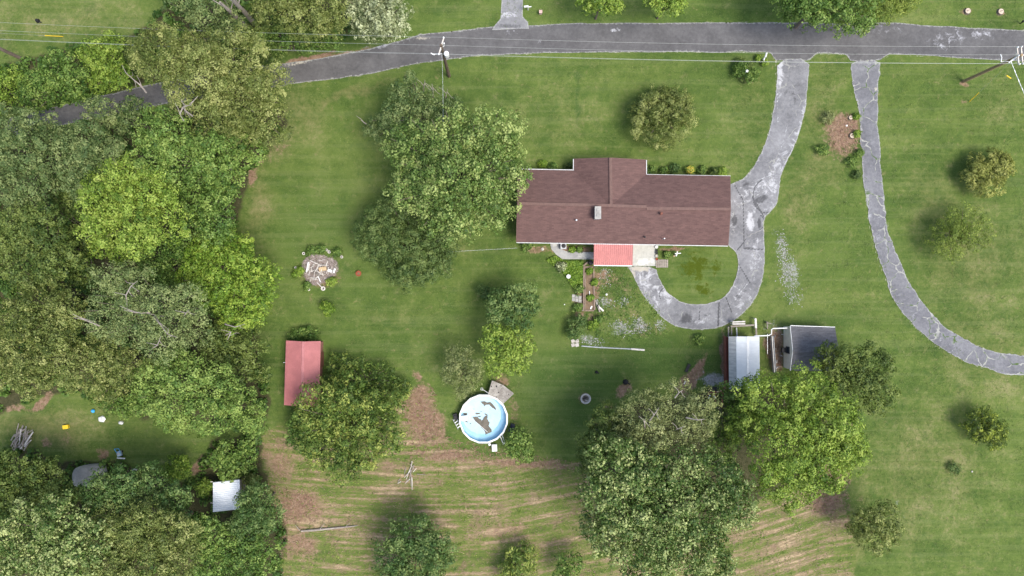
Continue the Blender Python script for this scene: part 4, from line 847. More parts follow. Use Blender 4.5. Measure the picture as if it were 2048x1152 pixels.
# wood pile lower left
def pile(label, cx, cy, rx, ry, ang, n, mats, group, wmin=.05, wmax=.1, L=(.8, 2.0), zt=.6, seed=1, spread=.5, name="pole_wood", cat="branch"):
    rr = random.Random(seed)
    for i in range(n):
        r_ = rr.random() ** .6; t = rr.uniform(0, 6.283); x = cx + rx * r_ * math.cos(t); y = cy + ry * r_ * math.sin(t); a = math.radians(ang) + rr.gauss(0, spread); l = rr.uniform(*L) * 8
        z = rr.uniform(.05, zt * (1 - r_ * .8) + .08); w_ = rr.uniform(wmin, wmax)
        c = MB(); pa = P(x - l * math.cos(a), y + l * math.sin(a), z); pb = P(x + l * math.cos(a), y - l * math.sin(a), z + rr.uniform(-.05, .15)); c.tube([pa, pa.lerp(pb, .5) + Vector((0, 0, rr.uniform(0, .06))), pb], [w_, w_, w_ * .7], 6)
        single(c, name, rr.choice(mats), P(x, y), label, cat, group)
pile("grey cut pole in the wood pile on the lower left clearing", 42, 877, 18, 20, 62, 34, [m_deadwood, m_paleboard, m_oldwood, m_wood], "cut poles in the wood pile", seed=3, spread=.35)
pile("bleached branch on the brush heap in the open back lawn", 637, 540, 28, 21, 20, 95, [m_paleboard, m_deadwood, m_wood, m_paleboard, m_oldwood], "branches on the brush heap", .03, .065, (.3, 1.1), .7, 7, 1.2)
# boards on the brush heap
for lb, a, b, w_, mt, z in (("long white board standing at the left side of the brush heap", (617, 524), (613, 544), .16, m_white, .5), ("second white board beside the long one on the left of the brush heap", (619, 527), (617, 541), .10, m_paleboard, .55),
                        ("white board at the right side of the brush heap tilted upright", (670, 537), (667, 546), .22, m_white, .5), ("short white box board next to the tilted one on the brush heap", (656, 540), (664, 543), .34, m_white, .5),
                        ("narrow white stick at the foot of the brush heap", (634, 565), (646, 577), .07, m_paleboard, .2), ("white stick leaning in the lower middle of the brush heap", (636, 552), (641, 564), .1, m_white, .3),
                        ("pale rail across the upper left of the brush heap", (620, 521), (640, 530), .08, m_paleboard, .5), ("grey rail across the top right of the brush heap", (650, 518), (676, 536), .06, m_deadwood, .4)):
    c = MB(); c.bar(P(*a, z), P(*b, z + .05), w_, .06); single(c, "board", mt, P(*a), lb, "board")
c = MB(); v = P(644, 538, .5); c.box((v.x, v.y, .42), (.78, .5, .3), .2); c.box((v.x + .4, v.y + .06, .46), (.3, .5, .34), .2); single(c, "cardboard_box", m_tan, (v.x, v.y, .0), "tan cardboard box in the middle of the brush heap", "box")
rngs = [("pale round ring pot at the upper left of the brush heap", 608, 507, .19), ("white ring pot at the top of the brush heap, left one of two", 653, 500, .19), ("white ring pot at the top of the brush heap, right one of two", 659, 504, .20), ("pale ring pot at the upper right of the brush heap", 684, 514, .18),
        ("pale ring pot half hidden in weeds left of the brush heap", 592, 536, .18), ("pale ring pot at the lower left of the brush heap", 618, 579, .18), ("biggest pale ring pot at the bottom of the brush heap", 647, 577, .28)]
for lb, a, b, s_ in rngs:
    t = thing("ring_pot", lb, "pot", P(a, b), "ring pots round the brush heap"); c = MB(); c.lathe(P(a, b), [(s_ * .9, 0), (s_, .2), (s_ * .9, .25), (s_ * .55, .25), (s_ * .5, .12)], 14); c.build("shell", m_paleboard, t); c = MB(); c.lathe(P(a, b, .1), [(s_ * .52, 0), (s_ * .5, .06)], 10); c.build("soil", m_dark, t)
# fallen log in field
lg = thing("fallen_log", "long grey fallen log lying across the mown field", "log", P(640, 1056)); c = MB(); c.tube([P(602, 1062, .1), P(630, 1060, .14), P(660, 1057, .12), P(700, 1053, .1), P(716, 1051, .05)], [.10, .15, .12, .09, .04], 9); c.build("trunk", m_deadwood, lg)
for a, b, d in (((640, 1058), (650, 1046), .05), ((690, 1054), (700, 1046), .04), ((600, 1061), (590, 1050), .05)):
    c = MB(); c.tube([P(*a, .2), P(*b, .5)], [d, .02], 6); c.build("branch", m_deadwood, lg)
# timber frame above the white outbuilding
fr = [("upright grey board at the left of the timber frame above the white outbuilding", (1457, 654), (1457, 674), .16, m_oldwood, .4), ("short second upright of the timber frame above the white outbuilding", (1463, 654), (1463, 670), .16, m_oldwood, .3),
      ("long top rail of the timber frame above the white outbuilding", (1462, 653), (1510, 650), .2, m_wood, .7), ("right hand pale post of the timber frame above the white outbuilding", (1511, 637), (1512, 656), .24, m_paleboard, .8),
      ("lower right post of the timber frame above the white outbuilding", (1512, 656), (1513, 671), .2, m_wood, .5), ("upper plank of the stack on the timber frame", (1465, 644), (1490, 643), .16, m_paleboard, .9), ("lower plank of the stack on the timber frame", (1465, 648), (1490, 647.5), .18, m_paleboard, .85),
      ("thin inner post of the timber frame above the white outbuilding", (1473, 656), (1474, 672), .12, m_gutterlight, .3),
      ("upright board left of the grey roofed shed yard", (1534, 644), (1535, 657), .12, m_wood, .5), ("short top board of the grey roofed shed yard", (1535, 646), (1542, 647), .12, m_wood, .5)]
for lb, a, b, w_, mt, z in fr:
    c = MB(); c.bar(P(*a, z), P(*b, z), w_, .1)
    for q in (a, b): v = P(*q, z); c.box((v.x, v.y, z / 2), (.1, .1, z))
    single(c, "board", mt, P(*a), lb, "board")
# low yard fence between outbuilding and shed
fe = thing("sheet_fence", "low grey metal sheet fence between the white outbuilding and the grey roofed shed", "fence", P(1545, 705))
c = MB(); c.bar(P(1544, 672, .6), P(1549, 745, .6), .05, 1.1); c.build("panel", m_gutterlight, fe)
c = MB(); c.bar(P(1544, 672, 1.2), P(1549, 745, 1.2), .09, .08); c.build("top_rail", m_paleboard, fe)
for t_ in (0, .33, .66, 1):
    c = MB(); v = P(1544 + 5 * t_, 672 + 73 * t_); c.box((v.x - .08, v.y, .65), (.08, .08, 1.3)); c.build("post", m_oldwood, fe)
fe = thing("wire_fence", "short rusty wire fence right beside the white outbuilding", "fence", P(1535, 700))
for t_ in range(5):
    c = MB(); v = P(1535, 668 + 10 * t_); c.tube([v, v + Vector((0, 0, 1.1))], .04, 6); c.build("post", m_oldwood, fe)
for z in (.3, .7, 1.05):
    c = MB(); c.bar(P(1535, 668, z), P(1535, 708, z), .03); c.build("strand", m_galv, fe)
rr = random.Random(11)
for i in range(16):
    x, y = rr.uniform(1550, 1565), rr.uniform(664, 738); a = rr.uniform(0, 3.14); c = MB(); c.bar(P(x, y, .06), P(x + 6 * math.cos(a), y + 6 * math.sin(a), .06), .09, .04); single(c, "scrap_stick", rr.choice([m_paleboard, m_oldwood, m_rust]), P(x, y), "scrap wood on the bare ground of the shed yard", "scrap", "scraps in the shed yard")
# trailer with scrap below the carport
tr = thing("scrap_trailer", "dark rusty flat trailer with two white supports below the pale concrete pad", "trailer", P(1430, 798))
for a, b, w_ in (((1416, 785), (1446, 783), .16), ((1416, 806), (1444, 808), .14), ((1416, 785), (1416, 806), .12), ((1446, 783), (1444, 808), .12), ((1431, 785), (1431, 806), .1)):
    c = MB(); c.bar(P(*a, .5), P(*b, .5), w_, .12); c.build("frame_rail", m_rust, tr)
c = MB(); c.bar(P(1416, 779, .55), P(1442, 777, .55), .5, .06); c.build("bed_board", m_dark, tr)
for a, b in (((1417, 798), (1420, 790)), ((1427, 790), (1432, 797))):
    c = MB(); c.bar(P(*a, .62), P(*b, .62), .12, .05); c.build("support", m_white, tr)
c = MB(); c.bar(P(1433, 784, .6), P(1449, 780, .6), .16, .06); c.build("plank", m_tan, tr)
for a, b in ((1413, 796), (1449, 796)):
    c = MB(); v = P(a, b); c.tube([(v.x - .08, v.y, .28), (v.x + .08, v.y, .28)], .28, 12); c.build("wheel", m_black, tr)
c = MB(); v = P(1434, 756); c.slab([P(1412, 750, .03), P(1452, 742, .03), P(1462, 776, .03), P(1414, 776, .03)], .06)
for lb, a, b, w_, mt in (("white stake in the leafy brown strip above the pale tree", (1371, 762), (1368, 768), .1, m_white), ("thin white stake on the pad left of the white outbuilding", (1448, 757), (1448, 766), .08, m_white), ("black sheet lying in the brown strip left of the concrete pad", (1379, 728), (1372, 744), .36, m_dark)):
    c = MB(); c.bar(P(*a, .1), P(*b, .12), w_, .05); single(c, "stake" if mt is m_white else "plastic_sheet", mt, P(*a), lb, "stake" if mt is m_white else "sheet")

# ------------------------------------------------------------------ vegetation
def leafmat(name, c0, c1, c2, trans=.24, rough=.55):
    g = G(name); t = g.attr("tint")
    col = g.ramp(t, [(.12, c0), (.5, c1), (.88, c2)])
    g.t.nodes.remove(g.bsdf)
    d = g.n("ShaderNodeBsdfDiffuse"); tr = g.n("ShaderNodeBsdfTranslucent"); gl = g.n("ShaderNodeBsdfGlossy"); gl.inputs["Roughness"].default_value = rough
    g.put(d.inputs[0], col); g.put(tr.inputs[0], g.mix(.35, col, (.30, .38, .02))); gl.inputs[0].default_value = (1, 1, 1, 1)
    m1 = g.n("ShaderNodeMixShader"); m1.inputs[0].default_value = trans; g.t.links.new(d.outputs[0], m1.inputs[1]); g.t.links.new(tr.outputs[0], m1.inputs[2])
    m2 = g.n("ShaderNodeMixShader"); m2.inputs[0].default_value = .015; g.t.links.new(m1.outputs[0], m2.inputs[1]); g.t.links.new(gl.outputs[0], m2.inputs[2])
    g.t.links.new(m2.outputs[0], g.out.inputs[0]); return g.m
# dark leaf, main leaf, pale new growth
STY = {
    'olive':  dict(c=((0.052, 0.080, 0.016), (0.150, 0.190, 0.043), (0.360, 0.380, 0.133)), clump=.50, leaf=.20, dens=1.0),
    'dull':   dict(c=((0.036, 0.072, 0.020), (0.100, 0.158, 0.048), (0.25, 0.30, 0.11)), clump=.50, leaf=.20, dens=1.0),
    'mid':    dict(c=((0.034, 0.082, 0.014), (0.110, 0.195, 0.035), (0.270, 0.360, 0.086)), clump=.55, leaf=.24, dens=1.0),
    'bright': dict(c=((0.055, 0.115, 0.014), (0.180, 0.275, 0.035), (0.36, 0.45, 0.09)), clump=.55, leaf=.24, dens=1.05),
    'lime':   dict(c=((.045, .100, .010), (.140, .245, .025), (.34, .44, .07)), clump=.34, leaf=.22, dens=1.1),
    'maple':  dict(c=((0.034, 0.076, 0.014), (0.125, 0.205, 0.043), (0.36, 0.43, 0.14)), clump=.50, leaf=.27, dens=.95),
    'tulip':  dict(c=((0.024, 0.062, 0.012), (0.095, 0.160, 0.033), (0.43, 0.48, 0.19)), clump=.50, leaf=.27, dens=.95),
    'dark':   dict(c=((0.022, 0.050, 0.009), (0.066, 0.110, 0.022), (0.180, 0.230, 0.055)), clump=.45, leaf=.22, dens=1.1),
    'bluegr': dict(c=((0.022, 0.058, 0.013), (0.066, 0.130, 0.031), (0.210, 0.280, 0.086)), clump=.45, leaf=.24, dens=1.1),
    'fine':   dict(c=((0.028, 0.062, 0.014), (0.082, 0.135, 0.032), (0.20, 0.26, 0.080)), clump=.36, leaf=.17, dens=1.1),
    'silver': dict(c=((0.075, 0.100, 0.039), (0.250, 0.290, 0.140), (0.520, 0.560, 0.328)), clump=.50, leaf=.28, dens=1.0, stretch=2.0),
    'walnut': dict(c=((0.030, 0.066, 0.010), (0.112, 0.185, 0.032), (0.380, 0.420, 0.094)), clump=.50, leaf=.25, dens=.9, stretch=2.8, align=.9),
    'willow': dict(c=((0.100, 0.120, 0.023), (0.250, 0.280, 0.062), (0.460, 0.460, 0.140)), clump=.38, leaf=.20, dens=.8, stretch=3.2, align=1.0),
    'wispy':  dict(c=((0.060, 0.105, 0.014), (0.155, 0.220, 0.033), (0.320, 0.380, 0.078)), clump=.42, leaf=.15, dens=.55, stretch=2.0),
    'pale':   dict(c=((0.080, 0.105, 0.033), (0.225, 0.260, 0.094), (0.410, 0.430, 0.187)), clump=.42, leaf=.20, dens=.85),
    'ytip':   dict(c=((.024, .050, .010), (.070, .115, .016), (.34, .40, .06)), clump=.34, leaf=.20, dens=1.1),
}
LM = {k: leafmat(k + "_leaves", *v['c']) for k, v in STY.items()}

def leaves_mesh(name, C, Nn, A, S, ST, tint, mat, parent=None, origin=(0, 0, 0)):
    """rhombus leaves: centres C, normals Nn, long axis hint A, size S, stretch ST"""
    Nn = Nn / (np.linalg.norm(Nn, axis=1, keepdims=True) + 1e-9)
    U = A - Nn * np.sum(A * Nn, axis=1, keepdims=True); U /= (np.linalg.norm(U, axis=1, keepdims=True) + 1e-9)
    V = np.cross(Nn, U); n = len(C); S = S[:, None]
    l = S * np.sqrt(ST); w = S / np.sqrt(ST)
    fold = Nn * (S * .12)
    q = np.stack([C - U * l * .5 - fold, C - V * w * .5 + fold, C + U * l * .5 - fold, C + V * w * .5 + fold], 1).reshape(-1, 3) - np.array(origin)
    me = bpy.data.meshes.new(name); me.vertices.add(n * 4); me.vertices.foreach_set("co", q.astype(np.float32).ravel())
    me.loops.add(n * 4); me.loops.foreach_set("vertex_index", np.arange(n * 4, dtype=np.int32)); me.polygons.add(n)
    me.polygons.foreach_set("loop_start", np.arange(0, n * 4, 4, dtype=np.int32)); me.update(calc_edges=True)
    at = me.attributes.new("tint", 'FLOAT', 'FACE'); at.data.foreach_set("value", np.clip(tint, 0, 1).astype(np.float32))
    me.materials.append(mat); o = bpy.data.objects.new(name, me); COL.objects.link(o)
    if parent is not None: o.parent = parent
    else: o.location = origin
    return o

def sph(n, rs, lo=-1.0):
    z = rs.uniform(lo, 1, n); t = rs.uniform(0, 2 * math.pi, n); r_ = np.sqrt(np.clip(1 - z * z, 0, 1)); return np.stack([r_ * np.cos(t), r_ * np.sin(t), z], 1)

def crown_points(lobes, st, rs, dens=1.0, sub=None, low=-.35):
    """lobes: (centre, rx, rz).  Leaves on clumps, clumps on boughs, boughs on lobes."""
    L = []; Dr = []; T = []
    rc0 = st['clump']; leaf = st['leaf']
    for (c, rx, rz) in lobes:
        ltint = rs.normal(0, .045) if len(lobes) > 2 else 0
        c = np.array(c) + np.array([0, 0, rs.uniform(-.09, .05) * c[2] if len(lobes) > 2 else 0]); sc = np.array([rx, rx, rz])
        nb = sub or int(np.clip(8 + rx * 4.0, 8, 32))
        bd = sph(nb * 5, rs, low)
        keep = [0]                                    # boughs spread apart, so dark gaps stay between them
        for i in range(1, len(bd)):
            if np.min(np.linalg.norm(bd[keep] - bd[i], axis=1)) > 1.9 / math.sqrt(nb): keep.append(i)
        bd = bd[keep][:nb]; nb = len(bd)
        br = np.clip(rx * (1.08 / math.sqrt(nb) + .03) * rs.uniform(.72, 1.22, nb), .3, 9)
        bc = bd * (sc - br[:, None] * np.array([.78, .78, .8])).clip(.1) * rs.uniform(.70, 1.13, (nb, 1))
        ni = int(dens * st['dens'] * 3.4 * math.pi * rx * rx / (leaf * leaf) * (.55 if len(lobes) == 1 else .18))      # foliage deeper inside the lobe
        di = sph(ni, rs, -.2) * (rs.uniform(.15, .80, ni) ** .7)[:, None]
        L.append(di * sc + c); Dr.append(rs.normal(0, .6, (ni, 3)) + np.array([0, 0, .6])); T.append(rs.normal(-.03, .13, ni))
        btint = rs.normal(0, .10, nb) + ltint
        for i in range(nb):
            rb = br[i]; rc = min(rc0, rb * .55)
            m = max(5, int(2.6 * (rb / rc) ** 2 * 1.0))
            cd = sph(m, rs, -.55); cc = bc[i] + cd * rb * rs.uniform(.74, 1.14, (m, 1))
            # drop clumps well inside the lobe
            rad = np.linalg.norm(cc / sc, axis=1); cc = cc[rad > .45]; cd = cd[rad > .45]; m = len(cc)
            nl = max(5, int(dens * st['dens'] * 5.2 * (rc / leaf) ** 2 * .62))
            d = sph(m * nl, rs, -.7); rr_ = rs.uniform(.25, 1, m * nl) ** .5
            crs = np.repeat(rc * rs.uniform(.7, 1.25, m), nl)
            p = np.repeat(cc, nl, 0) + d * (rr_ * crs)[:, None] * np.array([1, 1, .7])
            tt = np.repeat(rs.normal(0, .15, m), nl) + btint[i] + rs.normal(0, .12, m * nl)
            up = np.repeat(cd, nl, 0); d2 = d
            L.append(p + c); Dr.append(d * .55 + up * .75); T.append(tt)
    return np.concatenate(L), np.concatenate(Dr), np.concatenate(T)

TREE_N = 0; NLEAF = []
def tree(name, label, cat, style, h, lobes, group=None, trunk=True, dens=1.0, tint=0.0, sub=None, z0=None, flat=.62, dead=None, rags=.0, low=-.35, leafk=1.0):
    """lobes: (px, py, r_px[, top height]) as seen in plan"""
    global TREE_N; TREE_N += 1; rs = np.random.RandomState(100 + TREE_N)
    st = dict(STY[style]); st['leaf'] *= leafk * .70; st['clump'] *= .92; W = []
    for l in lobes:
        hh = l[3] if len(l) > 3 else h; r0 = l[2] / 16 * (CAMH - hh * .6) / CAMH * (1.12 if len(lobes) == 1 else 1.03); rz = min(r0 * flat * 1.15, hh * .48); cz = hh - rz
        c = P(l[0], l[1], cz); W.append(((c.x, c.y, cz), r0, rz))
    big = max(W, key=lambda w: w[1]); base = Vector((sum(w[0][0] * w[1] for w in W) / sum(w[1] for w in W), sum(w[0][1] * w[1] for w in W) / sum(w[1] for w in W), 0))
    if len(W) == 1 and W[0][1] > 1.2:
        (c0, r0, rz0) = W[0]; rq = random.Random(TREE_N * 3)
        for k in range(3):
            a = rq.uniform(0, 6.28); W.append(((c0[0] + math.cos(a) * r0 * .42, c0[1] + math.sin(a) * r0 * .42, c0[2] * rq.uniform(.82, 1.0)), r0 * rq.uniform(.55, .68), rz0 * .8))
    t = thing(name, label, cat, base, group)
    p, d, tt = crown_points(W, st, rs, dens, sub, low)
    m = p[:, 2] > .12; p, d, tt = p[m], d[m], tt[m]; n = len(p); NLEAF.append(n)
    nrm = d * 1.0 + np.array([0, 0, .32]) + rs.normal(0, .30, (n, 3))
    ax = rs.normal(0, 1, (n, 3)) * (1 - st.get('align', 0) * .75) + d * st.get('align', 0) * 1.6
    if style in ('willow',): ax[:, 2] -= .6
    size = st['leaf'] * rs.uniform(.5, 1.5, n)
    leaves_mesh("crown", p, nrm, ax, size, st.get('stretch', 1.35), .53 + tint + tt, LM[style], t, base)
    # trunk with limbs
    if trunk:
        mb = MB(); R0 = max(.05, big[1] * .055) * (1.1 if h > 8 else .9); rr = random.Random(TREE_N)
        fork = Vector((base.x, base.y, h * .28)); mb.tube([base - Vector((0, 0, .2)), base + Vector((0, 0, .3)), fork], [R0 * 1.5, R0 * 1.1, R0 * .9], 9)
        for (c, r0, rz) in W:
            k = 5 if r0 > 2 else 3
            cv = Vector(c)
            for j in range(k):
                a = 6.283 * (j + rr.random() * .5) / k; e = cv + Vector((math.cos(a) * r0 * .72, math.sin(a) * r0 * .72, rz * rr.uniform(.0, .45)))
                mid = fork.lerp(e, .5) + Vector((rr.uniform(-.3, .3), rr.uniform(-.3, .3), .1 * h)); mb.tube([fork - Vector((0, 0, .1)), mid, e], [R0 * .6, R0 * .38, R0 * .08], 6)
        mb.build("trunk", m_bark, t)
    if dead:
        for pts in dead:
            mb = MB(); v = [P(*q) for q in pts]; w0 = .085
            mb.tube(v, [w0 * (1 - .75 * i / (len(v) - 1)) for i in range(len(v))], 6)
            for i in range(1, len(v) - 1):
                rr = random.Random(TREE_N * 7 + i); e = v[i] + Vector((rr.uniform(-1.1, 1.1), rr.uniform(-1.1, 1.1), .3)); mb.tube([v[i], v[i].lerp(e, .5) + Vector((.1, 0, .1)), e], [w0 * .5, w0 * .3, .02], 5); e2 = v[i] * 2 - e + Vector((.2, .1, .3)); mb.tube([v[i].lerp(v[i + 1], .5), v[i].lerp(e2, .5), v[i].lerp(e2, .8)], [w0 * .35, w0 * .25, .015], 5)
            mb.build("dead_branch", m_deadwood, t)
    return t
W_G = "trees of the left woods"
T_ = tree
# --- left woods, from the lane down
T_("broadleaf_tree", "dark green bushy tree with pale tips beside the grey utility pole", "tree", "mid", 6, [(78, 165, 34), (118, 140, 40), (150, 165, 34), (60, 185, 24, 4), (110, 182, 30, 5), (165, 192, 24, 5), (70, 212, 20, 3)], W_G, tint=-.08)
T_("bush", "yellowish green bush at the left edge below the grey utility pole", "bush", "bright", 3.5, [(22, 172, 38), (-20, 190, 40)], W_G, tint=-.08)
T_("feathery_tree", "feathery yellow-green tree beneath the wires above the shaded lane", "tree", "bright", 7, [(185, 108, 34), (215, 125, 40), (235, 150, 34), (200, 160, 28, 5), (225, 90, 26, 5)], W_G, tint=-.06)
T_("bush", "low pine green bush tucked between the feathery tree and the big oak", "bush", "dark", 4, [(255, 110, 24), (265, 140, 24), (262, 88, 20)], W_G)
T_("oak_tree", "largest olive oak with yellowish tips overhanging the lane at the upper left", "tree", "olive", 15, [(325, 115, 62), (380, 90, 40, 13), (395, 150, 78, 16), (470, 120, 66, 14.5), (480, 190, 72, 15), (535, 180, 50, 12.5), (530, 245, 54, 11), (440, 240, 62, 13)], W_G,
   dead=[[(293, 186, 12), (283, 172, 12.3), (268, 160, 12.6), (252, 146, 12.8), (244, 130, 13)], [(385, 232, 13), (372, 222, 14), (366, 214, 14.5), (380, 210, 14.8), (396, 192, 15)], [(366, 214, 14.5), (360, 228, 14.3), (367, 242, 14)]])
T_("broadleaf_tree", "dark wispy tree just below the shaded lane, left of the big oak", "tree", "dull", 9, [(205, 225, 34), (245, 240, 32), (270, 215, 24, 7)], W_G, tint=.02)
T_("broadleaf_tree", "dull olive tree filling the left edge below the lane", "tree", "dull", 13, [(40, 290, 64), (20, 252, 40, 11), (95, 262, 36, 10), (110, 320, 62), (50, 370, 58), (-30, 330, 60)], W_G, tint=.05)
T_("broadleaf_tree", "dull olive tree between the left edge one and the mid green one", "tree", "dull", 12.5, [(170, 285, 46), (215, 320, 52), (165, 355, 46)], W_G, tint=.1)
T_("broadleaf_tree", "mid green tree with rounded boughs right below the big oak", "tree", "mid", 13.5, [(330, 265, 54), (310, 325, 46), (375, 325, 58), (430, 310, 54), (470, 290, 48, 11), (455, 345, 34, 10)], W_G, tint=.08)
T_("broadleaf_tree", "brightest yellow-green broadleaf tree in the middle of the left woods", "tree", "bright", 15, [(240, 355, 46), (215, 400, 54), (290, 380, 58), (255, 440, 64), (320, 440, 52), (195, 450, 40), (285, 480, 40)], W_G, tint=.04)
T_("broadleaf_tree", "mid green tree facing the lawn above the round lime green tree", "tree", "mid", 10, [(395, 390, 48), (440, 400, 38), (430, 455, 42), (380, 450, 40)], W_G, tint=-.02)
T_("broadleaf_tree", "deep green tree at the left edge left of the brightest one", "tree", "dark", 13, [(30, 460, 54), (90, 450, 46), (50, 530, 52), (110, 520, 48), (-30, 500, 60)], W_G, tint=.12)
T_("broadleaf_tree", "very dark tree in the gap left of the brightest tree", "tree", "dark", 9, [(145, 400, 44), (150, 490, 40), (165, 545, 34)], W_G, tint=.02)
T_("bush", "yellowish bush showing beneath the lower edge of the brightest tree", "bush", "bright", 9, [(200, 492, 26), (235, 508, 26)], W_G, tint=-.06)
T_("broadleaf_tree", "low green tree in the gap left of the round lime green tree", "tree", "mid", 7, [(310, 530, 40), (350, 500, 34), (335, 570, 30), (375, 505, 24)], W_G, tint=-.1)
T_("lime_tree", "round lime green tree with starry leaf tufts at the edge of the lawn", "tree", "lime", 10, [(450, 545, 74), (510, 560, 54, 9), (480, 610, 54, 9), (400, 540, 46, 9), (465, 500, 38, 9)], None, tint=.02, dens=1.05)
T_("oak_tree", "olive tree with rounded boughs below the deep green tree at the left", "tree", "olive", 14, [(75, 610, 58), (130, 620, 44), (30, 640, 46), (110, 670, 46)], W_G, tint=-.05)
T_("oak_tree", "sparse grey-green oak with many bare dead limbs in the middle of the left woods", "tree", "dull", 15, [(215, 560, 44), (270, 580, 50), (260, 640, 56), (330, 620, 46), (320, 680, 50), (200, 640, 46), (380, 600, 40), (390, 660, 40, 12)], W_G, tint=.16, dens=.62,
   dead=[[(305, 650, 12), (310, 630, 14), (318, 645, 15), (335, 668, 15.5), (355, 675, 15.5)], [(255, 620, 13), (252, 590, 15), (262, 572, 15.4), (275, 562, 15.6)], [(200, 652, 13), (170, 640, 14.5), (145, 628, 15)], [(300, 625, 14), (270, 625, 15.2), (240, 612, 15.4)],
         [(300, 700, 13), (315, 690, 14), (322, 672, 15)], [(366, 634, 13), (372, 626, 14.5), (378, 620, 15)], [(450, 648, 8), (470, 654, 9), (490, 648, 9.5)], [(452, 670, 8), (462, 664, 9), (455, 680, 9)]])
T_("oak_tree", "yellow-olive oak at the left edge above the clearing", "tree", "olive", 13, [(40, 700, 54), (110, 720, 56), (60, 755, 44), (165, 740, 46), (-20, 740, 50)], W_G, tint=0)
T_("oak_tree", "olive oak between the dead-limbed oak and the clearing", "tree", "olive", 12, [(205, 700, 46), (250, 730, 44), (210, 775, 34, 10)], W_G, tint=-.06)
T_("broadleaf_tree", "dark shrubby tree at the woods edge below the round lime green tree", "tree", "dark", 7, [(455, 670, 38), (500, 690, 32), (480, 730, 38), (430, 700, 34), (515, 745, 24, 5)], W_G, tint=.16)
T_("broadleaf_tree", "light green tree hanging over the upper right of the clearing", "tree", "mid", 12, [(310, 760, 50), (370, 750, 54), (440, 780, 54), (340, 820, 44), (410, 830, 46), (480, 820, 48, 10), (290, 800, 34, 9), (505, 845, 30, 7)], W_G, tint=.1)
T_("bush", "dark round bush between the white sacks and the light green tree", "bush", "mid", 5, [(225, 800, 28), (200, 790, 24), (250, 815, 24)], W_G, tint=-.1)
# --- above the lane
N_G = "trees above the lane"
T_("broadleaf_tree", "dull green tree at the top behind the two bare trunks", "tree", "dull", 12, [(420, 20, 50), (380, -20, 60), (455, 55, 34, 9)], N_G, tint=.06)
T_("broadleaf_tree", "grey-green tree at the top between the bare trunks and the silver one", "tree", "olive", 12, [(545, 5, 50), (600, 25, 46), (650, 10, 46), (570, -30, 50), (655, 50, 34, 9)], N_G, tint=-.06)
T_("bush", "bright green thicket along the lane under the grey-green tree", "bush", "mid", 4.5, [(560, 78, 32), (610, 82, 34), (655, 74, 30), (525, 85, 30), (500, 95, 24)], N_G, tint=-.02)
T_("bush", "dark thicket below the two bare trunks by the lane", "bush", "dark", 5, [(480, 85, 30), (520, 55, 30), (540, 105, 26)], N_G, tint=.06)
T_("silver_tree", "silvery grey-leaved tree at the top beside the lane", "tree", "silver", 10, [(735, 20, 52), (775, 25, 44), (740, 55, 34, 8), (790, 50, 30, 8), (755, -20, 50)], None, tint=.02)
for lb, pts in (("left one of two bare leaning trunks in the trees above the lane", [(497, 60, 1), (474, 36, 7), (455, 18, 11), (440, 4, 13)]), ("right one of two bare leaning trunks in the trees above the lane", [(514, 55, 1), (490, 25, 8), (470, 5, 12), (462, -8, 14)])):
    t = thing("bare_tree", lb, "dead tree", P(pts[0][0], pts[0][1])); mb = MB(); v = [P(*q) for q in pts]; v[0].z = -.2; mb.tube(v, [.34, .27, .2, .1], 9); mb.build("trunk", m_deadwood, t)
    for k, (dx, dy) in enumerate(((-1.2, .6), (.8, .9), (-.6, 1.4))):
        mb = MB(); a = v[2].lerp(v[1], .3 * k); mb.tube([a, a + Vector((dx * .5, dy * .5, .6)), a + Vector((dx * 1.3, dy * 1.2, 1.5))], [.09, .06, .02], 6); mb.build("branch", m_deadwood, t)
T_("broadleaf_tree", "light green tree dipping into view at the top, left one of two", "tree", "bright", 8, [(1205, -8, 40), (1230, 8, 22, 6), (1180, -5, 28)], N_G, tint=0)
T_("broadleaf_tree", "light green tree dipping into view at the top, right one of two", "tree", "bright", 8, [(1340, -10, 42), (1355, 8, 22, 6), (1312, -5, 26)], N_G, tint=0)
T_("broadleaf_tree", "broad dense tree overhanging the lane at the top right", "tree", "mid", 11, [(1640, 0, 62), (1700, 10, 58), (1610, -30, 60), (1725, 45, 26, 8), (1590, 12, 40, 8)], N_G, tint=0)
T_("broadleaf_tree", "yellowish feathery tree right behind the broad tree at the top right", "tree", "wispy", 8, [(1765, 5, 50), (1800, -15, 44), (1770, -40, 50)], N_G, tint=.08, dens=2.0)
# --- yard trees
T_("maple_tree", "biggest maple with pale leaf clusters at the left end of the house", "tree", "maple", 14, [(830, 290, 62, 13), (905, 270, 62, 14), (985, 270, 60, 13), (830, 370, 60, 13), (910, 360, 74, 15), (985, 350, 62, 14), (920, 430, 62, 12), (985, 410, 48, 12), (870, 430, 40, 11), (1035, 355, 28, 8), (1015, 300, 36, 11)], None, tint=.02)
T_("broadleaf_tree", "darker tree with bare twigs behind the upper left of the biggest maple", "tree", "dull", 9, [(815, 195, 36), (860, 220, 44), (800, 240, 42), (755, 255, 26, 6), (905, 215, 26, 7), (820, 155, 14, 10)], None, tint=.0,
   dead=[[(846, 190, 6), (848, 172, 8), (850, 160, 9)], [(866, 195, 6), (866, 180, 8), (864, 168, 9)], [(740, 255, 4), (728, 245, 5), (722, 240, 5.5)], [(890, 200, 6), (893, 188, 7), (895, 178, 8)]])
T_("broadleaf_tree", "dark fine-leaved spreading tree at the lower left of the biggest maple", "tree", "fine", 7, [(775, 440, 56), (750, 480, 46), (800, 500, 62), (850, 480, 60), (820, 540, 42, 5.5), (875, 530, 36, 5.5), (890, 490, 40, 6)], None, tint=.02)
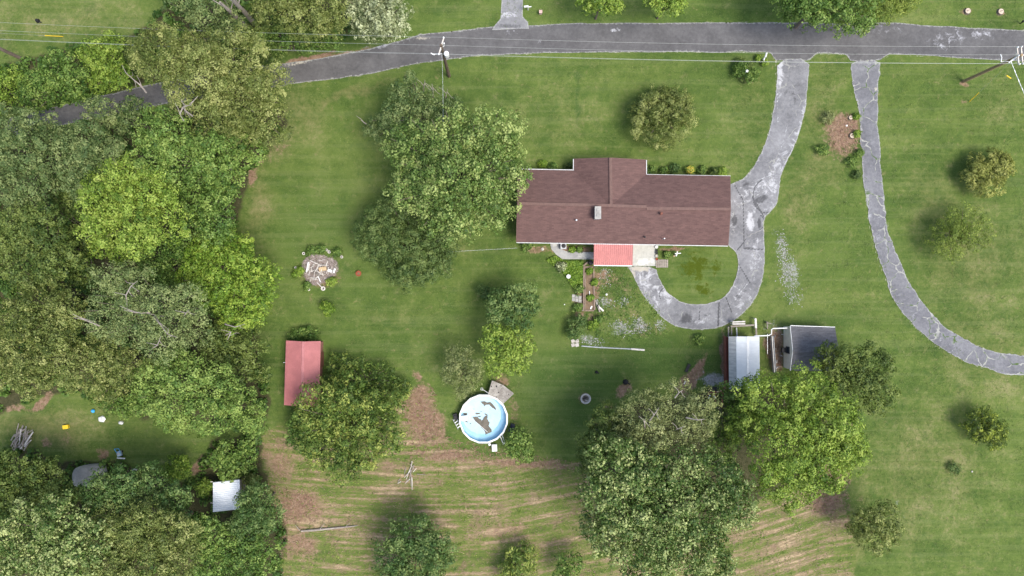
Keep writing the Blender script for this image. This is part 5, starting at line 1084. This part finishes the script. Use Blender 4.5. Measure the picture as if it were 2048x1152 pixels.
T_("round_tree", "round olive tree standing alone on the front lawn", "tree", "olive", 5.2, [(1325, 233, 58)], None, tint=-.02, sub=44, flat=.85, leafk=.85)
for lb, a, b, r_ in (("boxwood bush by the post lamp, left and upper one of two", 1482, 139, 16), ("boxwood bush by the post lamp, right and lower one of two", 1502, 151, 15)):
    T_("boxwood_bush", lb, "bush", "mid", 1.6, [(a, b, r_)], "boxwood bushes by the post lamp", tint=-.1, sub=20, flat=.9, trunk=False, dens=1.3, leafk=.6)
T_("bush", "small dark bush above the pair of boxwoods", "bush", "dark", 1.1, [(1480, 124, 10), (1500, 133, 9)], None, tint=.1, trunk=False, leafk=.6)
T_("weed_clump", "yellowish weeds round the white driveway mailbox", "weeds", "lime", .6, [(1530, 126, 7), (1516, 116, 6)], None, trunk=False, leafk=.6)
T_("willow_shrub", "pale feathery willow shrub on the far right lawn", "shrub", "willow", 4.2, [(1980, 342, 42)], None, sub=16, flat=.7, dens=1.5)
T_("young_tree", "airy thin-leaved young tree on the right lawn", "tree", "wispy", 4.2, [(1925, 448, 44), (1895, 470, 42), (1950, 470, 34, 4.5), (1900, 500, 26, 4)], None, dens=.85, tint=-.04)
T_("holly_bush", "dark bush dotted with yellow tips on the lower right lawn", "bush", "ytip", 3.4, [(1960, 850, 36), (1985, 868, 34, 3)], None, flat=.8)
T_("shrub", "tiny bluish shrub alone on the lower right lawn", "shrub", "bluegr", .8, [(1910, 937, 13)], None, trunk=False, leafk=.6, dens=.7, tint=.1)
T_("broadleaf_tree", "small olive tree beside the brown scrub at the lower right", "tree", "olive", 6.5, [(1735, 1040, 34), (1775, 1035, 32), (1750, 1075, 34), (1785, 1075, 24, 5.5), (1715, 1060, 22, 5)], None, tint=-.04)
T_("evergreen_tree", "dense dark evergreen beside the grey roofed shed", "tree", "dark", 9, [(1690, 735, 50), (1745, 735, 48), (1700, 790, 46), (1755, 785, 40), (1660, 715, 32, 7)], None, tint=.12)
T_("broadleaf_tree", "huge rounded yellow-green tree below the grey roofed shed", "tree", "bright", 15, [(1540, 815, 66), (1610, 800, 62), (1660, 850, 66), (1560, 890, 74, 16), (1640, 920, 70), (1580, 960, 62, 13), (1690, 890, 48, 12), (1500, 850, 44, 12)], None, tint=-.03)
T_("sycamore_tree", "pale olive tree with white limbs left of the huge rounded tree", "tree", "pale", 13, [(1290, 830, 52), (1350, 810, 50), (1400, 820, 44), (1380, 860, 44), (1300, 870, 44), (1260, 860, 34, 11)], None, tint=-.1, dens=.9,
   dead=[[(1290, 860, 11), (1289, 845, 13), (1290, 838, 13.4)], [(1340, 865, 11), (1355, 858, 13), (1370, 852, 13.5)], [(1300, 840, 12.5), (1308, 830, 13.5), (1318, 815, 13.8)], [(1372, 835, 12.5), (1395, 840, 13.4), (1410, 838, 13.5)], [(1350, 795, 12.5), (1358, 785, 13.3), (1366, 780, 13.5)]])
T_("broadleaf_tree", "dark tree at the upper left flank of the big pale-tipped tree", "tree", "dark", 9, [(1215, 850, 46), (1190, 890, 40), (1240, 880, 44), (1180, 930, 34)], None, tint=.14)
T_("tulip_tree", "big dark tree with pale shining leaf tips at the bottom", "tree", "tulip", 15, [(1230, 935, 62), (1290, 950, 62), (1360, 950, 60), (1430, 960, 62), (1250, 1010, 66), (1330, 1020, 70, 16), (1410, 1030, 66), (1470, 1000, 50), (1200, 980, 44), (1230, 1070, 56), (1310, 1090, 60), (1390, 1100, 62), (1200, 1050, 40, 12), (1300, 1140, 50, 13), (1420, 1130, 50, 13)], None, tint=-.02)
T_("understory_tree", "low green tree wedged between the pale olive tree and the huge rounded one", "tree", "mid", 8, [(1470, 790, 34), (1500, 770, 24), (1450, 850, 36), (1440, 900, 36), (1480, 830, 30)], None, tint=-.12)
T_("broadleaf_tree", "dark blue-green tree at the bottom of the mown field", "tree", "bluegr", 7, [(825, 1070, 50), (870, 1100, 44), (790, 1115, 44), (840, 1130, 54), (800, 1170, 50)], None, tint=.08)
T_("bush", "green bush at the bottom edge right of the blue-green tree", "bush", "walnut", 3.4, [(1040, 1125, 38), (1020, 1145, 30)], None, tint=0)
T_("bush", "smaller dark green bush at the bottom edge left of the big pale-tipped tree", "bush", "mid", 4, [(1140, 1130, 28), (1125, 1150, 22)], None, tint=-.1)
T_("walnut_tree", "walnut tree with long drooping leaf sprays covering a corner of the red metal shed", "tree", "walnut", 8.5, [(640, 820, 52), (690, 800, 52), (740, 830, 50), (650, 880, 56), (720, 890, 58), (690, 930, 40), (770, 880, 40), (780, 810, 34, 6)], None, tint=.0)
T_("bush", "dark green bush at the lower left foot of the walnut tree", "bush", "mid", 5, [(600, 850, 30), (625, 880, 34), (590, 875, 22)], None, tint=-.12)
T_("bush", "scruffy bush row between the red metal shed and the walnut tree", "bush", "walnut", 3.0, [(680, 730, 30), (720, 750, 34), (770, 750, 28), (800, 780, 26), (745, 790, 30), (665, 765, 24)], None, tint=-.14, dens=.8)
T_("bush", "dark weeds heaped at the upper end wall of the red metal shed", "bush", "mid", 1.2, [(600, 672, 20), (620, 668, 18), (585, 676, 12)], None, trunk=False, tint=-.12, leafk=.7)
T_("bush", "bright green bush at the lower right of the pool", "bush", "mid", 3.2, [(1040, 880, 28), (1045, 900, 26), (1025, 895, 18)], None, tint=.06)
T_("dark_tree", "dense blue-green tree above the yellow-green one near the pool", "tree", "bluegr", 7, [(1010, 605, 36), (1045, 600, 36), (1035, 630, 36), (995, 625, 26)], None, tint=.02)
T_("shrub", "small dark shrub just left of the dense blue-green tree", "shrub", "bluegr", 2.2, [(966, 582, 15), (975, 592, 12)], None, leafk=.7)
T_("broadleaf_tree", "yellow-green tree between the dense blue-green tree and the pool", "tree", "bright", 7, [(1000, 690, 36), (1040, 680, 34), (1030, 720, 34), (990, 730, 28), (985, 665, 22)], None, tint=.0)
T_("sparse_tree", "sparse pale olive tree left of the pool deck", "tree", "pale", 6, [(915, 715, 30), (905, 750, 26), (940, 760, 28), (925, 780, 22, 4.5), (950, 735, 20)], None, tint=-.12, dens=.8, leafk=.85)
T_("shrub", "little bright green shrub on the lawn below the brush heap", "shrub", "lime", 1.6, [(650, 612, 11), (661, 618, 10), (655, 624, 9)], None, trunk=False, leafk=.8, tint=-.02)
T_("shrub", "spiky dark green shrub at the lower end of the raised bed", "shrub", "bluegr", 2.0, [(1153, 655, 22), (1162, 640, 14), (1145, 665, 14)], None, leafk=.8)
for lb, a, b, r_, sty in (("small round shrub left of the raised bed near its lower end", 1154, 617, 11, "mid"), ("leafy shrub left of the raised bed above the paving blocks", 1157, 580, 11, "mid"), ("grey-leaved plant in the green flower bed", 1121, 533, 11, "silver"), ("shrub against the back wall near the left corner of the house", 1054, 493, 12, "mid"),
                          ("small leafy shrub in the lawn above the concrete pad", 1397, 679, 13, "mid"), ("sprawling weeds right of the spiky shrub", 1185, 650, 12, "lime"), ("weeds between the spiky shrub and the raised bed", 1196, 640, 10, "mid"),
                          ("yellow-green bush by the front wall near the maple", 1083, 329, 9, "lime"), ("dark low bush by the front wall left of the front gable", 1105, 335, 10, "mid"), ("dark low bush in the corner beside the front gable", 1135, 335, 9, "dark"),
                          ("first dark shrub right of the front gable", 1301, 342, 11, "mid"), ("second small shrub right of the front gable", 1326, 342, 8, "mid"), ("taller grey-green shrub in the middle of the front border", 1347, 338, 12, "bluegr"), ("green shrub right of the yellow one in the front border", 1402, 341, 11, "mid"),
                          ("leafy low shrub near the right end of the front border", 1425, 344, 9, "dark"), ("last low shrub at the right end of the front border", 1442, 344, 11, "bright"), ("shrub at the lower left of the mulch bed", 1645, 300, 14, "mid"), ("yellowish bush at the upper left of the mulch bed", 1655, 236, 14, "pale"),
                          ("small plant at the lower right corner of the mulch bed", 1718, 307, 9, "mid"), ("leafy sprout right of the split stump", 1713, 268, 7, "lime"), ("leafy sprout at the upper right of the mulch bed", 1712, 234, 6, "lime"), ("green trailing weeds below the mulch bed", 1700, 325, 12, "mid"), ("thin grassy weeds beside the curved driveway below the mulch bed", 1712, 350, 9, "fine"),
                          ("weeds along the left side of the brush heap", 596, 545, 13, "lime"), ("green weeds at the top left of the brush heap", 622, 503, 12, "mid"), ("weeds at the top of the brush heap", 640, 500, 12, "mid"), ("weeds at the upper right of the brush heap", 672, 506, 11, "mid"), ("weeds at the lower left of the brush heap", 612, 572, 10, "mid"), ("weeds at the bottom right of the brush heap", 662, 565, 11, "bright"),
                          ("plants among the pots in the bed right of the patio", 1333, 510, 7, "mid"), ("little plants in the bare bed by the heat pump", 1143, 500, 6, "lime"), ("leafy plant by the wall left of the red porch roof", 1158, 500, 5, "mid"), ("weed tuft inside the raised bed at its head", 1178, 543, 6, "lime"), ("weed tuft in the middle of the raised bed", 1179, 596, 7, "lime"), ("weed tuft by the raised bed right timber", 1188, 565, 6, "lime"),
                          ("round yellow-green bush in front of the lower left trees", 355, 937, 30, "lime"), ("low green bush by the tin shed left wall", 408, 975, 20, "bright"), ("brown-green bush at the tin shed right corner", 500, 965, 20, "olive")):
    hh = max(.5, r_ / 16 * 1.15) * (1.6 if r_ > 18 else 1)
    T_("shrub", lb, "shrub", sty, hh, [(a, b, r_ * .95), (a + r_ * .4, b - r_ * .3, r_ * .6)], None, trunk=r_ > 9, leafk=.72 if r_ < 16 else .9, sub=9, tint=-.04)
yb = T_("flowering_shrub", "yellow blossoming shrub in the front border", "shrub", "bright", .9, [(1381, 339, 9)], None, leafk=.6, trunk=False)
rs = np.random.RandomState(4); v = P(1381, 339, .8); n = 90; dd = sph(n, rs, 0); leaves_mesh("blossoms", np.array(v) + dd * np.array([.48, .48, .2]) - np.array([0, 0, .05]), dd + np.array([0, 0, 1]), rs.normal(0, 1, (n, 3)), np.full(n, .11), 1.2, np.full(n, .5), M("yellow_blossom", (.55, .44, .07), (.42, .36, .05), 3), yb, yb.location)
# --- lower left
S_G = "trees of the lower left woods"
T_("broadleaf_tree", "shaded dark tree at the left edge below the wood pile", "tree", "dark", 9, [(30, 950, 48), (90, 960, 46), (130, 985, 36), (40, 1010, 50), (-20, 960, 50)], S_G, tint=.08)
T_("tulip_tree", "large tree with silvery glinting leaves in the bottom left corner", "tree", "tulip", 14, [(60, 1060, 60), (130, 1040, 56), (50, 1130, 62), (130, 1120, 60), (-20, 1100, 60), (180, 1090, 50)], S_G, tint=.1)
T_("broadleaf_tree", "dark green tree hiding the edge of the tarpaulin cover", "tree", "bluegr", 11, [(200, 985, 40), (250, 970, 40), (300, 975, 44), (350, 1000, 38), (230, 1010, 40)], S_G, tint=.08)
T_("broadleaf_tree", "broad olive-green tree at the bottom between the corner tree and the tin shed", "tree", "olive", 14, [(235, 1070, 62), (300, 1050, 58), (280, 1120, 62), (350, 1070, 50), (210, 1140, 50), (350, 1130, 46)], S_G, tint=-.1)
T_("bush", "leafy green thicket directly above the tin shed", "bush", "mid", 3.6, [(455, 905, 30), (490, 915, 28), (460, 938, 28), (495, 890, 20), (440, 925, 20)], S_G, tint=.0)
T_("evergreen_tree", "grey-green feathery tree covering the lower right corner of the tin shed", "tree", "bluegr", 8, [(505, 1005, 36), (535, 1030, 34), (490, 1045, 34), (520, 985, 26, 7)], S_G, tint=.06, leafk=.8)
T_("broadleaf_tree", "mixed green tree at the bottom right below the tin shed", "tree", "mid", 8, [(430, 1075, 40), (480, 1090, 44), (530, 1110, 40), (420, 1130, 44), (490, 1150, 44), (395, 1050, 28)], S_G, tint=-.04)
# --- ground cover
def scatter(polys, n, seed, soft=10, thr=.5):
    r_ = np.random.RandomState(seed); xs = [p[0] for q in polys for p in q]; ys = [p[1] for q in polys for p in q]; X = r_.uniform(max(-60, min(xs)), min(2110, max(xs)), n * 6); Y = r_.uniform(max(-40, min(ys)), min(1190, max(ys)), n * 6); m = polymask(polys, X, Y, soft) > thr
    X, Y = X[m][:n], Y[m][:n]; return X, Y, r_
def cover(name, label, cat, polys, n, seed, mat, hz, size, stretch=1.4, flat=False, clumps=None, tint=.45):
    X, Y, r_ = scatter(polys, n if clumps is None else clumps, seed)
    if clumps is not None:
        k = n // max(1, len(X)); s = np.repeat(r_.uniform(4, 14, len(X)), k); a = r_.uniform(0, 6.28, len(X) * k); q = r_.uniform(0, 1, len(X) * k) ** .5
        hgt = np.repeat(r_.uniform(.25, 1, len(X)), k); tt = np.repeat(r_.normal(0, .12, len(X)), k); X = np.repeat(X, k) + s * q * np.cos(a); Y = np.repeat(Y, k) + s * q * np.sin(a); z = hz * hgt * (1.05 - q ** 2) * r_.uniform(.5, 1.1, len(X))
    else: z = r_.uniform(.02, hz, len(X)); tt = 0
    n = len(X); C = np.stack([(X - 1024) / 16, (576 - Y) / 16, np.maximum(z, .03)], 1)
    N_ = r_.normal(0, .12 if flat else .5, (n, 3)) + np.array([0, 0, 1.0]); A = r_.normal(0, 1, (n, 3)) * np.array([1, .35 if flat and name == 'cut_straw' else 1, 0])
    o = leaves_mesh(name, C, N_, A, size * r_.uniform(.6, 1.5, n), stretch, tint + tt + r_.normal(0, .16, n), mat); setp(o, label, cat, None, "stuff"); return o
cover("undergrowth", "mixed low green undergrowth beneath the trees of the woods", "undergrowth", [W1, W2, W3], 60000, 21, LM['mid'], 1.6, .32, clumps=1500, tint=.28)
cover("cut_straw", "loose cut straw lying in rows on the mown field", "straw", [FIELD], 6000, 22, leafmat("straw_blades", (.14, .09, .06), (.24, .18, .11), (.42, .33, .20), .1), .05, .13, 8, True)
cover("field_weeds", "low green weeds sprouting in the mown field", "weeds", [FIELD], 16000, 23, LM['bright'], .12, .09, clumps=1600, tint=.35)
BEDP = [[(1092, 520), (1110, 512), (1130, 522), (1165, 522), (1166, 570), (1146, 575), (1126, 545)]]
cover("bed_plants", "bright green leafy ground cover filling the flower bed below the path", "ground cover", BEDP, 5200, 24, LM['lime'], .3, .16, tint=.45)
LAWN = [[(0, -20), (2060, -20), (2060, 42), (830, 44), (780, 60), (700, -20)], [(590, 180), (860, 130), (1200, 112), (1540, 112), (1540, 240), (1480, 350), (1300, 330), (1150, 300), (1020, 340), (1030, 500), (1250, 540), (1330, 660), (1440, 670), (1440, 760), (1160, 900), (900, 900), (700, 690), (520, 660), (560, 480), (490, 400)],
        [(1560, 430), (1620, 240), (1630, 120), (1695, 120), (1720, 420), (1850, 680), (2060, 760), (2060, 1180), (1720, 1180), (1720, 900), (1800, 740), (1680, 650), (1450, 670), (1530, 560)], [(1765, 130), (2060, 130), (2060, 705), (1900, 650), (1780, 450)], [(60, 800), (500, 860), (400, 930), (0, 890)], [(0, 0), (300, 0), (250, 80), (0, 120)]]
cover("grass_tufts", "small tufts and weeds in the mown lawn", "grass", LAWN, 70000, 31, leafmat("grass_blades", (.065, .115, .027), (.112, .163, .040), (.19, .22, .08), .2), .07, .075, 1.8, clumps=9000, tint=.46)
cover("yard_weeds", "scruffy weeds on the worn ground below the porch", "weeds", [[(1190, 545), (1255, 545), (1340, 660), (1300, 680), (1180, 690), (1195, 620)]], 2600, 32, LM['mid'], .12, .11, clumps=110, tint=.4)
cover("scrub_twigs", "reddish brown dead twigs and scrub at the edge of the mown field", "twigs", [[(800, 800), (870, 770), (880, 870), (1150, 925), (1150, 940), (820, 915)], [(1600, 960), (1700, 940), (1700, 1060), (1600, 1010)], [(525, 960), (620, 990), (640, 1040), (560, 1050)], [(1655, 240), (1700, 228), (1720, 260), (1718, 300), (1690, 310), (1660, 290)]], 9000, 25, leafmat("twig_brown", (.13, .065, .045), (.24, .14, .095), (.36, .27, .19), .0), .15, .15, 8, True)
hp = [smooth([(604, 522), (628, 506), (652, 512), (678, 524), (674, 548), (650, 566), (622, 572), (606, 548)], 2)]
cover("brush_twigs", "fine grey brown twigs of the brush heap on the back lawn", "twigs", hp, 1500, 26, leafmat("twig_grey", (.14, .11, .10), (.27, .22, .20), (.45, .40, .36), .0), .15, .16, 9, True)
gr = np.random.RandomState(27); gp = []
for (a, b, rx, ry, k) in ((1562, 480, 9, 16, 60), (1568, 510, 10, 22, 190), (1576, 550, 14, 24, 230), (1588, 590, 16, 18, 80), (1240, 650, 14, 8, 130), (1252, 662, 18, 8, 120), (1286, 655, 14, 9, 140), (1275, 640, 10, 7, 60), (1318, 648, 12, 9, 60), (1205, 605, 16, 9, 70), (1248, 603, 10, 10, 50), (1212, 550, 12, 20, 70), (1182, 682, 22, 7, 90), (1430, 758, 20, 10, 120)):
    gp.append(np.stack([gr.normal(a, rx * .6, k), gr.normal(b, ry * .6, k)], 1))
gp = np.concatenate(gp); n = len(gp); C = np.stack([(gp[:, 0] - 1024) / 16, (576 - gp[:, 1]) / 16, gr.uniform(.0, .03, n)], 1)
setp(leaves_mesh("gravel", C, gr.normal(0, .3, (n, 3)) + np.array([0, 0, 1.]), gr.normal(0, 1, (n, 3)), gr.uniform(.06, .17, n), 1.2, np.full(n, .5), M("gravel_stone", (.42, .42, .41), (.20, .195, .18), 4)), "white limestone gravel strewn in patches on the lawn", "gravel", None, "stuff")

print("LEAVES", sum(NLEAF))
